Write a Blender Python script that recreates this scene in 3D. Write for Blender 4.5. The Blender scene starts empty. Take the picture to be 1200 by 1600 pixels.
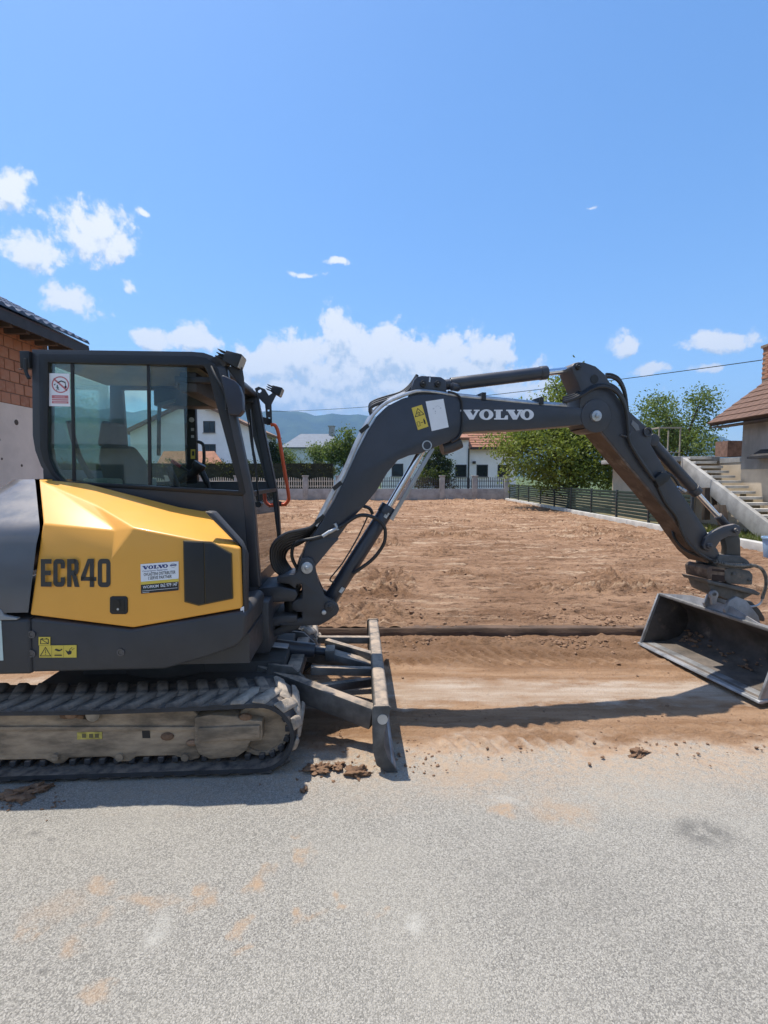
import bpy, bmesh, math, random
import numpy as np
from mathutils import Vector, Matrix
from mathutils.geometry import tessellate_polygon
random.seed(7)
R = math.radians
S = bpy.context.scene
COL = S.collection

# ------------------------------------------------------------------ camera, sky, sun, exposure
EYE, FPX, PITCH = 1.73, 760.0, math.atan(55/760)
cd = bpy.data.cameras.new('camera'); cam = bpy.data.objects.new('camera', cd); COL.objects.link(cam)
cam.location = (0, 0, EYE); cam.rotation_euler = (R(90)-PITCH, 0, 0)
cd.sensor_fit = 'HORIZONTAL'; cd.sensor_width = 36; cd.lens = 36*FPX/1200
cd.clip_start = 0.05; cd.clip_end = 20000
S.camera = cam
SUN_EL, SUN_AZ = R(71.5), math.atan2(-.28, .17)      # azimuth from +Y towards +X
SKY_STRENGTH, SUN_STRENGTH, EXPOSURE = .15, 3.9, .88
S.view_settings.view_transform = 'Standard'; S.view_settings.look = 'None'
S.view_settings.exposure = EXPOSURE; S.view_settings.gamma = 1; S.view_settings.use_curve_mapping = False
S.cycles.max_bounces = 8; S.cycles.transparent_max_bounces = 24; S.cycles.volume_bounces = 0
S.cycles.use_denoising = True
sl = bpy.data.lights.new('sun', 'SUN'); sl.energy = SUN_STRENGTH; sl.angle = R(.5); sl.color = (1, .94, .845)
so = bpy.data.objects.new('sun', sl); COL.objects.link(so)
sdir = Vector((math.sin(SUN_AZ)*math.cos(SUN_EL), math.cos(SUN_AZ)*math.cos(SUN_EL), math.sin(SUN_EL)))
so.rotation_euler = sdir.to_track_quat('Z', 'Y').to_euler(); so.location = (0, 0, 30)

W = bpy.data.worlds.new('World'); S.world = W; W.use_nodes = True
wt = W.node_tree; wn = wt.nodes; wn.clear()
def wnew(tree, typ, **kw):
    n = tree.nodes.new(typ)
    for k, v in kw.items(): setattr(n, k, v)
    return n
sky = wnew(wt, 'ShaderNodeTexSky', sky_type='NISHITA', sun_disc=False, sun_elevation=SUN_EL, sun_rotation=SUN_AZ % (2*math.pi))
sky.altitude = 500; sky.air_density = 1.0; sky.dust_density = .9; sky.ozone_density = 3.0

def azel(u, v):
    x, y = (u-600)/FPX, (800-v)/FPX
    c, s = math.cos(PITCH), math.sin(PITCH)
    d = Vector((x, c+y*s, -s+y*c)).normalized()
    return math.degrees(math.atan2(d.x, d.y)), math.degrees(math.asin(d.z))
CLOUDS = [(530,530,40,40,1),(590,552,66,46,1),(640,562,50,40,1),(560,600,130,60,1),(470,562,48,40,1),(410,575,50,36,1),
 (705,568,56,46,1),(770,548,42,24,1),(745,592,90,38,1),(300,530,46,24,.9),(238,530,34,26,.9),(640,632,230,30,.95),(800,612,60,24,.7),
 (450,622,130,40,1),(12,292,44,48,.72),(40,392,70,34,.74),(150,368,80,48,.72),(205,440,18,22,.35),(115,476,54,30,.74),(225,330,18,12,.3),
 (330,230,26,9,.18),(475,432,44,9,.45),(535,410,26,9,.55),(925,322,40,8,.05),(975,540,26,20,.85),(1120,531,62,20,.9),(1100,577,44,13,.62),
 (1015,581,28,14,.7),(870,606,50,15,.5),(120,600,120,40,.9),(330,600,60,40,.9),(900,496,14,6,.05)]
def gm_(op, a, b=None, c=None, tree=None):
    t = tree
    n = t.nodes.new('ShaderNodeMath'); n.operation = op
    for i, x in enumerate((a, b, c)):
        if x is None: continue
        if isinstance(x, (int, float)): n.inputs[i].default_value = x
        else: t.links.new(x, n.inputs[i])
    return n.outputs[0]
def cloud_group(fine):
    g = bpy.data.node_groups.new('cloud_density', 'ShaderNodeTree'); gm = lambda *a_: gm_(*a_, tree=g)
    g.interface.new_socket('Dir', in_out='INPUT', socket_type='NodeSocketVector')
    g.interface.new_socket('Up', in_out='INPUT', socket_type='NodeSocketFloat')
    g.interface.new_socket('Density', in_out='OUTPUT', socket_type='NodeSocketFloat')
    gi, go = g.nodes.new('NodeGroupInput'), g.nodes.new('NodeGroupOutput'); gl = g.links.new
    sep = g.nodes.new('ShaderNodeSeparateXYZ'); gl(gi.outputs['Dir'], sep.inputs[0])
    az = gm('MULTIPLY', gm('ARCTAN2', sep.outputs[0], sep.outputs[1]), 180/math.pi)
    el = gm('ADD', gm('MULTIPLY', gm('ARCSINE', sep.outputs[2]), 180/math.pi), gi.outputs['Up'])
    com = g.nodes.new('ShaderNodeCombineXYZ'); gl(az, com.inputs[0]); gl(el, com.inputs[1])
    warp = g.nodes.new('ShaderNodeTexNoise'); warp.noise_dimensions = '2D'
    warp.inputs['Scale'].default_value = .16; warp.inputs['Detail'].default_value = 3; gl(com.outputs[0], warp.inputs['Vector'])
    wv = g.nodes.new('ShaderNodeVectorMath'); wv.operation = 'MULTIPLY_ADD'
    gl(warp.outputs['Color'], wv.inputs[0]); wv.inputs[1].default_value = (2.4, 1.8, 0); wv.inputs[2].default_value = (-1.2, -.9, 0)
    wp = g.nodes.new('ShaderNodeVectorMath'); wp.operation = 'ADD'; gl(com.outputs[0], wp.inputs[0]); gl(wv.outputs[0], wp.inputs[1])
    cur = None
    for u, v, ru, rv, amp in CLOUDS:
        a0, e0 = azel(u, v); a1, _ = azel(u+ru, v); _, e1 = azel(u, v-rv)
        ia, ie = 1/max(.2, a1-a0), 1/max(.2, e1-e0)
        m = g.nodes.new('ShaderNodeVectorMath'); m.operation = 'MULTIPLY_ADD'
        gl(wp.outputs[0], m.inputs[0]); m.inputs[1].default_value = (ia, ie, 0); m.inputs[2].default_value = (-a0*ia, -e0*ie, 0)
        l = g.nodes.new('ShaderNodeVectorMath'); l.operation = 'LENGTH'; gl(m.outputs[0], l.inputs[0])
        d = gm('ADD', l.outputs['Value'], 1-amp)
        cur = d if cur is None else gm('SMOOTH_MIN', cur, d, .25)
    # clouds everywhere outside the view too: scattered cumulus low over the horizon
    sc2 = g.nodes.new('ShaderNodeTexNoise'); sc2.noise_dimensions = '2D'; sc2.inputs['Scale'].default_value = .07; sc2.inputs['Detail'].default_value = 2
    gl(com.outputs[0], sc2.inputs['Vector'])
    front = gm('LESS_THAN', gm('ABSOLUTE', az), 46)
    rest = gm('ADD', gm('SUBTRACT', 1.75, gm('MULTIPLY', sc2.outputs[0], 1.7)), gm('MULTIPLY', gm('MAXIMUM', gm('SUBTRACT', gm('ABSOLUTE', gm('SUBTRACT', el, 16)), 10), 0), .05))
    rest = gm('ADD', rest, gm('MULTIPLY', front, 5))
    cur = gm('MINIMUM', cur, rest)
    n1 = g.nodes.new('ShaderNodeTexNoise'); n1.noise_dimensions = '2D'; n1.inputs['Scale'].default_value = .42; n1.inputs['Detail'].default_value = 8 if fine else 3
    n1.inputs['Roughness'].default_value = .60; n1.inputs['Lacunarity'].default_value = 2.1; gl(com.outputs[0], n1.inputs['Vector'])
    if fine:
        v1 = g.nodes.new('ShaderNodeTexVoronoi'); v1.voronoi_dimensions = '2D'; v1.feature = 'SMOOTH_F1'; v1.inputs['Scale'].default_value = .40
        v1.inputs['Smoothness'].default_value = .35; v1.inputs['Detail'].default_value = 4; v1.inputs['Roughness'].default_value = .62; v1.normalize = True
        gl(wp.outputs[0], v1.inputs['Vector'])
    dens = gm('ADD', gm('SUBTRACT', 1.14, cur), gm('MULTIPLY', gm('SUBTRACT', n1.outputs[0], .5), 1.5))
    if fine: dens = gm('ADD', dens, gm('MULTIPLY', gm('SUBTRACT', .40, v1.outputs['Distance']), 1.7))
    gl(dens, go.inputs[0]); return g
gm = gm_

tc = wnew(wt, 'ShaderNodeTexCoord'); nv = wnew(wt, 'ShaderNodeVectorMath', operation='NORMALIZE')
wt.links.new(tc.outputs['Generated'], nv.inputs[0])
def cgrp(fine, up):
    n = wt.nodes.new('ShaderNodeGroup'); n.node_tree = cloud_group(fine); wt.links.new(nv.outputs[0], n.inputs[0]); n.inputs[1].default_value = up
    return n.outputs[0]
d0, d1, d2 = cgrp(True, 0), cgrp(True, .9), cgrp(False, 3.0)
mr = wnew(wt, 'ShaderNodeMapRange', interpolation_type='SMOOTHSTEP'); wt.links.new(d0, mr.inputs[0])
mr.inputs[1].default_value = .04; mr.inputs[2].default_value = .58
lit = wnew(wt, 'ShaderNodeMapRange', interpolation_type='SMOOTHSTEP')
shade_ = gm('ADD', gm('MULTIPLY', gm('SUBTRACT', d1, d0, tree=wt), 1.1, tree=wt), gm('MULTIPLY', d2, .42, tree=wt), tree=wt); wt.links.new(shade_, lit.inputs[0])
lit.inputs[1].default_value = .80; lit.inputs[2].default_value = -.05
cc = wnew(wt, 'ShaderNodeMix', data_type='RGBA'); wt.links.new(lit.outputs[0], cc.inputs[0])
cc.inputs[6].default_value = (2.2, 2.65, 3.2, 1); cc.inputs[7].default_value = (4.1, 4.1, 4.1, 1)
hs = wnew(wt, 'ShaderNodeHueSaturation'); hs.inputs['Saturation'].default_value = 1.22; hs.inputs['Value'].default_value = .84
wt.links.new(sky.outputs[0], hs.inputs['Color'])
mx = wnew(wt, 'ShaderNodeMix', data_type='RGBA'); wt.links.new(mr.outputs[0], mx.inputs[0])
wt.links.new(hs.outputs[0], mx.inputs[6]); wt.links.new(cc.outputs[2], mx.inputs[7])
bg = wnew(wt, 'ShaderNodeBackground'); bg.inputs[1].default_value = SKY_STRENGTH
wt.links.new(mx.outputs[2], bg.inputs[0])
W.cycles.sampling_method = 'MANUAL'; W.cycles.sample_map_resolution = 256
bg0 = wnew(wt, 'ShaderNodeBackground'); bg0.inputs[1].default_value = SKY_STRENGTH; wt.links.new(hs.outputs[0], bg0.inputs[0])
sz = wnew(wt, 'ShaderNodeSeparateXYZ'); wt.links.new(nv.outputs[0], sz.inputs[0])
low = gm('LESS_THAN', sz.outputs[2], .50, tree=wt)            # no cloud stands higher than 30 degrees: skip the cloud maths there
wm = wnew(wt, 'ShaderNodeMixShader'); wt.links.new(low, wm.inputs[0]); wt.links.new(bg0.outputs[0], wm.inputs[1]); wt.links.new(bg.outputs[0], wm.inputs[2])
wo = wnew(wt, 'ShaderNodeOutputWorld'); wt.links.new(wm.outputs[0], wo.inputs[0])

# ------------------------------------------------------------------ helpers: frames and mesh builder
CP, SP = math.cos(PITCH), math.sin(PITCH)
def ray(u, v):
    x, y = (u-600)/FPX, (800-v)/FPX
    return Vector((x, CP+y*SP, -SP+y*CP))
def PX(u, v, Y):
    r = ray(u, v); t = Y/r.y
    return Vector((r.x*t, Y, EYE+r.z*t))
def PXX(u, v, X):
    r = ray(u, v); t = X/r.x
    return Vector((X, r.y*t, EYE+r.z*t))
class Frame:
    def __init__(s, o, yaw=0):
        s.o = Vector(o); s.yaw = R(yaw); s.c = math.cos(s.yaw); s.s = math.sin(s.yaw)
        s.m = Matrix.Translation(s.o) @ Matrix.Rotation(s.yaw, 4, 'Z')
    def px(s, u, v, lat):
        r = ray(u, v)
        t = (lat-(s.o.x*s.s-s.o.y*s.c))/(-r.x*s.s+r.y*s.c)
        X, Y, Z = r.x*t, r.y*t, EYE+r.z*t
        return Vector(((X-s.o.x)*s.c+(Y-s.o.y)*s.s, lat, Z-s.o.z))
WF = Frame((0, 0, 0))
FR = {}
class MB:
    def __init__(s): s.v = []; s.f = []; s.mi = []; s.cur = 0
    def add(s, vs, fs):
        o = len(s.v); s.v += [tuple(v) for v in vs]
        for f in fs: s.f.append(tuple(i+o for i in f)); s.mi.append(s.cur)
        return s
    def prism(s, pts, vec, holes=()):
        vec = Vector(vec); loops = [[Vector(p) for p in pts]]+[[Vector(p) for p in h] for h in holes]
        flat = [p for l in loops for p in l]; n = len(flat)
        fs = []
        if holes:
            for t in tessellate_polygon(loops): fs += [tuple(t), tuple(i+n for i in reversed(t))]
        else:
            fs = [tuple(range(n)), tuple(range(2*n-1, n-1, -1))]
        o = 0
        for l in loops:
            k = len(l)
            for i in range(k):
                j = (i+1) % k; fs.append((o+i, o+j, n+o+j, n+o+i))
            o += k
        return s.add(flat+[p+vec for p in flat], fs)
    def box(s, x0, x1, y0, y1, z0, z1):
        v = [(x, y, z) for z in (z0, z1) for y in (y0, y1) for x in (x0, x1)]
        return s.add(v, [(0,2,3,1),(4,5,7,6),(0,1,5,4),(2,6,7,3),(0,4,6,2),(1,3,7,5)])
    def bar(s, p0, p1, w, h, up=(0, 0, 1)):
        p0, p1 = Vector(p0), Vector(p1); d = (p1-p0).normalized(); side = d.cross(Vector(up))
        if side.length < 1e-4: side = d.cross(Vector((0, 1, 0)))
        side.normalize(); u = side.cross(d); a, b = side*w/2, u*h/2
        v = [p+x*a+y*b for p in (p0, p1) for x, y in ((-1,-1),(1,-1),(1,1),(-1,1))]
        return s.add(v, [(0,3,2,1),(4,5,6,7),(0,1,5,4),(1,2,6,5),(2,3,7,6),(3,0,4,7)])
    def cyl(s, p0, p1, r, r2=None, n=16):
        p0, p1 = Vector(p0), Vector(p1); d = (p1-p0).normalized()
        a = d.orthogonal().normalized(); b = d.cross(a); r2 = r if r2 is None else r2
        v = [p+(a*math.cos(2*math.pi*i/n)+b*math.sin(2*math.pi*i/n))*rr for p, rr in ((p0, r), (p1, r2)) for i in range(n)]
        return s.add(v, [tuple(range(n-1, -1, -1)), tuple(range(n, 2*n))]+[(i, (i+1) % n, n+(i+1) % n, n+i) for i in range(n)])
    def ring(s, c, ax, ro, ri, h, n=20):
        c, d = Vector(c), Vector(ax).normalized(); a = d.orthogonal().normalized(); b = d.cross(a)
        v = []
        for hh in (0, h):
            for rr in (ro, ri):
                v += [c+d*hh+(a*math.cos(2*math.pi*i/n)+b*math.sin(2*math.pi*i/n))*rr for i in range(n)]
        f = []
        for i in range(n):
            j = (i+1) % n
            f += [(i, j, n+j, n+i), (2*n+i, 3*n+i, 3*n+j, 2*n+j), (i, 2*n+i, 2*n+j, j), (n+i, n+j, 3*n+j, 3*n+i)]
        return s.add(v, f)
    def tube(s, pts, r, n=8, sub=4):
        P = [Vector(p) for p in pts]
        if sub > 1 and len(P) > 2:
            Q = []
            for i in range(len(P)-1):
                a = P[max(0, i-1)]; b = P[i]; c = P[i+1]; d = P[min(len(P)-1, i+2)]
                for k in range(sub):
                    t = k/sub
                    Q.append(.5*((2*b)+(c-a)*t+(2*a-5*b+4*c-d)*t*t+(-a+3*b-3*c+d)*t**3))
            P = Q+[P[-1]]
        v = []; up = None
        for i, p in enumerate(P):
            d = (P[min(i+1, len(P)-1)]-P[max(0, i-1)]).normalized()
            up = d.orthogonal().normalized() if up is None else (up-d*up.dot(d)).normalized()
            w = d.cross(up); rr = r[min(i, len(r)-1)] if isinstance(r, (list, tuple)) else r
            v += [p+(up*math.cos(2*math.pi*k/n)+w*math.sin(2*math.pi*k/n))*rr for k in range(n)]
        f = [tuple(range(n-1, -1, -1)), tuple(range(len(v)-n, len(v)))]
        for i in range(len(P)-1):
            for k in range(n):
                f.append((i*n+k, i*n+(k+1) % n, (i+1)*n+(k+1) % n, (i+1)*n+k))
        return s.add(v, f)
    def build(s, name, mat, parent=None, frame=None, bevel=0, segs=2, angle=28, smooth=42, kind=None, weld=False):
        me = bpy.data.meshes.new(name); me.from_pydata(s.v, [], s.f)
        for m in (mat if isinstance(mat, (list, tuple)) else [mat]): me.materials.append(m)
        me.polygons.foreach_set('material_index', s.mi)
        bm = bmesh.new(); bm.from_mesh(me)
        if weld: bmesh.ops.remove_doubles(bm, verts=bm.verts, dist=1e-4)
        bmesh.ops.recalc_face_normals(bm, faces=bm.faces)
        if bevel:
            es = [e for e in bm.edges if len(e.link_faces) == 2 and e.calc_face_angle(0) > R(angle)]
            if es: bmesh.ops.bevel(bm, geom=es, offset=bevel, offset_type='OFFSET', segments=segs, profile=.5, affect='EDGES', clamp_overlap=True)
        bm.to_mesh(me); bm.free()
        return link(name, me, parent, frame, smooth, kind)
def link(name, me, parent=None, frame=None, smooth=42, kind=None):
    if smooth is not None and len(me.polygons):
        me.polygons.foreach_set('use_smooth', [True]*len(me.polygons)); me.set_sharp_from_angle(angle=R(smooth))
    o = bpy.data.objects.new(name, me); COL.objects.link(o)
    frame = frame or (FR[parent.name] if parent else WF)
    FR[o.name] = frame
    if parent:
        o.parent = parent; o.matrix_local = FR[parent.name].m.inverted() @ frame.m
    else: o.matrix_world = frame.m
    if kind: o['kind'] = kind
    return o
def empty(name, frame):
    o = bpy.data.objects.new(name, None); o.empty_display_size = .2; COL.objects.link(o); o.matrix_world = frame.m; FR[o.name] = frame
    return o
def tag(o, label=None, cat=None, group=None, kind=None):
    if label: o['label'] = label
    if cat: o['category'] = cat
    if group: o['group'] = group
    if kind: o['kind'] = kind
    return o
def dup(o, parent, frame):
    c = o.copy(); COL.objects.link(c); FR[c.name] = frame
    if parent:
        c.parent = parent; c.matrix_local = FR[parent.name].m.inverted() @ frame.m
    else: c.matrix_world = frame.m
    return c
def text_mb(mb, txt, o, ex, ey, h, w=None, align='L'):
    """flat lettering: o lower-left corner, ex/ey unit axes, cap height h, fitted to width w"""
    cu = bpy.data.curves.new('t', 'FONT'); cu.body = txt; cu.size = 1; cu.offset = .012; cu.resolution_u = 2
    ob = bpy.data.objects.new('t', cu); COL.objects.link(ob)
    me = bpy.data.meshes.new_from_object(ob.evaluated_get(bpy.context.evaluated_depsgraph_get()))
    bpy.data.objects.remove(ob); bpy.data.curves.remove(cu)
    if not me.vertices: return
    xs = [v.co.x for v in me.vertices]; x0, x1 = min(xs), max(xs); sy = h/.70; sx = w/(x1-x0) if w else sy
    o, ex, ey = Vector(o), Vector(ex), Vector(ey)
    mb.add([o+ex*((v.co.x-x0)*sx)+ey*(v.co.y*sy) for v in me.vertices], [tuple(p.vertices) for p in me.polygons])
    bpy.data.meshes.remove(me)

# ------------------------------------------------------------------ materials
MATS = {}
def nodes(name):
    m = bpy.data.materials.new(name); m.use_nodes = True; t = m.node_tree
    return m, t, t.nodes['Principled BSDF'], t.nodes['Material Output']
def N(t, typ, **kw):
    n = t.nodes.new(typ)
    for k, v in kw.items():
        if k.startswith('i_'): n.inputs[k[2:].replace('_', ' ')].default_value = v
        else: setattr(n, k, v)
    return n
def noise(t, vec, scale, detail=5, rough=.6):
    n = N(t, 'ShaderNodeTexNoise'); n.inputs['Scale'].default_value = scale; n.inputs['Detail'].default_value = detail; n.inputs['Roughness'].default_value = rough
    if vec is not None: t.links.new(vec, n.inputs['Vector'])
    return n.outputs[0]
def mixc(t, fac, a, b):
    n = N(t, 'ShaderNodeMix', data_type='RGBA')
    for i, x in ((0, fac), (6, a), (7, b)):
        if isinstance(x, (int, float)): n.inputs[i].default_value = x
        elif isinstance(x, tuple): n.inputs[i].default_value = x+(1,) if len(x) == 3 else x
        else: t.links.new(x, n.inputs[i])
    return n.outputs[2]
def ramp(t, fac, a, b, smooth=True):
    n = N(t, 'ShaderNodeMapRange', interpolation_type='SMOOTHSTEP' if smooth else 'LINEAR'); t.links.new(fac, n.inputs[0])
    n.inputs[1].default_value = a; n.inputs[2].default_value = b
    return n.outputs[0]
def mth(t, op, a, b=None, c=None): return gm(op, a, b, c, tree=t)
def coords(t, scale=None, kind='Object'):
    o = N(t, 'ShaderNodeTexCoord').outputs[kind]
    if scale:
        m = N(t, 'ShaderNodeMapping'); m.inputs['Scale'].default_value = scale; t.links.new(o, m.inputs[0]); o = m.outputs[0]
    return o
def bump(t, p, h, strength, dist):
    b = N(t, 'ShaderNodeBump'); b.inputs['Strength'].default_value = strength; b.inputs['Distance'].default_value = dist
    t.links.new(h, b.inputs['Height']); t.links.new(b.outputs[0], p.inputs['Normal']); return b
DUST = (.42, .325, .24)
def mat(name, base, rough=.55, metal=0, var=.12, vs=5, bmp=0, bs=60, dust=0, dscale=3, updust=0, spec=.5, rvar=.12, coat=0, scale=None):
    if name in MATS: return MATS[name]
    m, t, p, o = nodes(name); vec = coords(t, scale)
    n1 = noise(t, vec, vs); lo = tuple(c*(1-var) for c in base); hi = tuple(min(1, c*(1+var)) for c in base)
    c = mixc(t, ramp(t, n1, .3, .7), lo, hi)
    r = mth(t, 'MULTIPLY_ADD', noise(t, vec, vs*3.1), rvar*2, rough-rvar)
    if dust or updust:
        d = mth(t, 'MULTIPLY', ramp(t, noise(t, vec, dscale, 8, .68), .75-dust*.55, 1.02-dust*.42), min(1, .35+dust)) if dust else None
        if updust:
            g_ = N(t, 'ShaderNodeNewGeometry'); s_ = N(t, 'ShaderNodeSeparateXYZ'); t.links.new(g_.outputs['Normal'], s_.inputs[0])
            up = mth(t, 'MULTIPLY', mth(t, 'MULTIPLY', ramp(t, s_.outputs[2], .35, .95), updust), ramp(t, noise(t, vec, dscale*2.3, 6, .65), .25, .65))
            d = up if d is None else mth(t, 'MAXIMUM', d, up)
        c = mixc(t, d, c, DUST); r = mth(t, 'MULTIPLY_ADD', d, .35, r)
        met = mth(t, 'MULTIPLY', mth(t, 'SUBTRACT', 1.0, d), metal); t.links.new(met, p.inputs['Metallic'])
    else: p.inputs['Metallic'].default_value = metal
    t.links.new(c, p.inputs['Base Color']); t.links.new(mth(t, 'MINIMUM', r, 1.0), p.inputs['Roughness'])
    p.inputs['Specular IOR Level'].default_value = spec
    if coat: p.inputs['Coat Weight'].default_value = coat; p.inputs['Coat Roughness'].default_value = .12
    if bmp: bump(t, p, noise(t, vec, bs, 6, .65), bmp, .01)
    MATS[name] = m; return m
grey = mat('machine grey paint', (.040, .041, .045), .42, var=.10, dust=.06, dscale=2.2, updust=.16, bmp=.02, bs=240)
boomgrey = mat('boom grey paint', (.033, .037, .047), .34, var=.12, dust=.05, dscale=1.8, updust=.2, bmp=.02, bs=220)
stickgrey = mat('dusty arm paint', (.038, .040, .047), .42, var=.14, dust=.16, dscale=2.4, updust=.45)
dirtysteel = mat('dirty bottom plate', (.085, .055, .038), .8, var=.3, vs=6, dust=.45, dscale=4)
plastic = mat('dark plastic', (.040, .040, .042), .55, var=.1, bmp=.06, bs=500, updust=.12, dust=.10, dscale=1.6)
black = mat('black rubber trim', (.010, .011, .012), .5, var=.1)
hosem = mat('hose rubber', (.014, .014, .015), .42, var=.2, vs=14, dust=.12, dscale=8)
yellow = mat('yellow paint', (.80, .375, .050), .40, var=.03, vs=2, coat=.15, rvar=.05, updust=.05, dust=.03)
chrome = mat('chrome', (.72, .73, .76), .14, 1, var=.05, rvar=.05)
zinc = mat('galvanised pipe', (.42, .44, .46), .38, .75, var=.2, vs=16, dust=.08, dscale=9)
steel = mat('worn steel', (.34, .35, .37), .42, .6, var=.28, vs=7, dust=.22, dscale=5, bmp=.08, bs=90)
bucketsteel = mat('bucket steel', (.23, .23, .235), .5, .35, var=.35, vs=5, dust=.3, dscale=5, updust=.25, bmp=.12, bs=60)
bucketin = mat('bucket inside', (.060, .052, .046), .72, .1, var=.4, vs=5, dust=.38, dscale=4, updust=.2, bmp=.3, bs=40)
lugmud = mat('mud caked track lug', (.36, .30, .235), .95, var=.35, vs=14, dust=.5, dscale=9, bmp=.6, bs=60)
rubber = mat('track rubber', (.026, .027, .030), .68, var=.25, vs=9, dust=.16, dscale=7, updust=.5, bmp=.15, bs=120)
lugm = mat('dusty track lug', (.060, .058, .056), .8, var=.3, vs=8, dust=.6, dscale=6, updust=.75, bmp=.3, bs=90)
muddy = mat('mud caked steel', (.30, .225, .150), .85, var=.5, vs=4, dust=.36, dscale=3.2, bmp=.5, bs=45, scale=(1, 1, 3.2))
bladem = mat('scuffed blade steel', (.10, .098, .094), .6, .15, var=.45, vs=6, dust=.24, dscale=5, updust=.95, bmp=.2, bs=60)
blademb = mat('blade cutting steel', (.30, .31, .32), .42, .6, var=.3, vs=6, dust=.15, dscale=6)
orange = mat('orange paint', (.62, .085, .018), .42, var=.06)
white_st = mat('white sticker', (.74, .76, .78), .45, var=.04)
yel_st = mat('yellow sticker', (.66, .50, .07), .5, var=.06)
red_st = mat('faded red print', (.50, .16, .17), .5, var=.08)
blk_st = mat('black print', (.018, .018, .02), .5, var=.05)
blue_st = mat('blue print', (.02, .035, .16), .5, var=.05)
green_st = mat('green print', (.03, .10, .09), .5)
decal_dk = mat('charcoal lettering', (.030, .031, .030), .5, var=.06)
decal_wh = mat('pale lettering', (.66, .68, .71), .5, var=.1, vs=20)
beigetrim = mat('cab headliner', (.30, .27, .20), .8, var=.08)
seatm = mat('seat fabric', (.045, .05, .055), .9, var=.2, bmp=.2, bs=300)
concr = mat('grey concrete', (.34, .33, .31), .9, var=.22, vs=2.5, bmp=.25, bs=35)
concr2 = mat('pale kerb concrete', (.47, .45, .41), .9, var=.16, vs=3, bmp=.2, bs=40, dust=.14)
render_eave_shade = mat('eave shaded render', (.27, .255, .23), .95, var=.30, vs=1.3, bmp=.25, bs=20, scale=(1, 1, .45))  # house render with the shade under the eaves put into its colour
render_beige = mat('beige render', (.52, .425, .31), .95, var=.10, vs=2, bmp=.1, bs=30)
plaster = mat('rough pale plaster', (.66, .58, .49), .95, var=.10, vs=1.5, bmp=.25, bs=25)
whitewall = mat('white house wall', (.88, .87, .84), .9, var=.05, vs=1)
palewall = mat('pale blue wall', (.56, .62, .66), .9, var=.05, vs=1)
cream = mat('cream painted steel', (.62, .58, .48), .6, var=.1)
darkpick = mat('dark picket paint', (.05, .05, .055), .6)
slatm = mat('green grey slat', (.024, .040, .030), .6, var=.15, vs=3, spec=.3)
postm = mat('charcoal fence post', (.028, .033, .038), .5)
wood = mat('old timber', (.075, .052, .036), .85, var=.35, vs=3, bmp=.3, bs=30, scale=(1, 1, .2))
fascia = mat('dark fascia board', (.030, .027, .026), .6, var=.2)
railm = mat('weathered rail paint', (.33, .29, .22), .7, var=.2)
pinkwood = mat('pale soffit board', (.42, .30, .18), .8, var=.15)
mortar = mat('brick mortar', (.23, .17, .13), .95, var=.2, vs=8, bmp=.4, bs=50)
plasticblue = mat('blue plastic', (.24, .36, .50), .5, var=.05)
darkroof = mat('dark glazed tile', (.028, .036, .062), .34, var=.3, vs=8)
browntile = mat('brown clay tile', (.150, .080, .052), .85, var=.34, vs=2.2, bmp=.2, bs=30)
redroof = mat('red clay roof', (.30, .135, .080), .85, var=.2, vs=3)
brownroof = mat('brown far roof', (.24, .145, .095), .85, var=.16, vs=2)
greyroof = mat('blue grey roof', (.125, .15, .19), .7, var=.1, vs=2)
winglass = mat('dark window glass', (.02, .026, .03), .08, var=.1, spec=.8)
winframe = mat('dark window frame', (.03, .03, .032), .5)
bark = mat('bark', (.075, .055, .04), .95, var=.35, vs=9, bmp=.6, bs=40)
def brickmat():
    m, t, p, o = nodes('hollow clay brick'); vec = coords(t)
    oi = N(t, 'ShaderNodeObjectInfo')
    c = mixc(t, oi.outputs['Random'], (.33, .14, .078), (.46, .215, .125))
    c = mixc(t, ramp(t, noise(t, vec, 14, 6), .35, .75), c, (.40, .22, .14))
    t.links.new(c, p.inputs['Base Color']); p.inputs['Roughness'].default_value = .92
    bump(t, p, noise(t, coords(t, (1, 1, 6)), 30), .4, .01); return m
brickm = brickmat()
def glass(name, tint, refl=1.0, cap=.6):
    m, t, p, o = nodes(name); t.nodes.remove(p)
    tr = N(t, 'ShaderNodeBsdfTransparent'); tr.inputs[0].default_value = tint+(1,)
    gl_ = N(t, 'ShaderNodeBsdfGlossy'); gl_.inputs['Roughness'].default_value = .02
    df = N(t, 'ShaderNodeBsdfDiffuse'); df.inputs[0].default_value = (.30, .34, .31, 1)
    fr = N(t, 'ShaderNodeFresnel'); fr.inputs[0].default_value = 1.5
    a = N(t, 'ShaderNodeMixShader'); b = N(t, 'ShaderNodeMixShader')
    vec = coords(t)
    t.links.new(mth(t, 'MULTIPLY', ramp(t, noise(t, vec, 3.5, 6), .3, .8), .08), a.inputs[0]); t.links.new(tr.outputs[0], a.inputs[1]); t.links.new(df.outputs[0], a.inputs[2])
    t.links.new(mth(t, 'MINIMUM', mth(t, 'MULTIPLY', fr.outputs[0], refl), cap), b.inputs[0]); t.links.new(a.outputs[0], b.inputs[1]); t.links.new(gl_.outputs[0], b.inputs[2])
    t.links.new(b.outputs[0], o.inputs[0]); return m
glass_t = glass('tinted cab glass', (.86, .95, .89), 1.6)
glass_c = glass('clear cab glass', (.80, .87, .84), 1.2)
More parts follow.
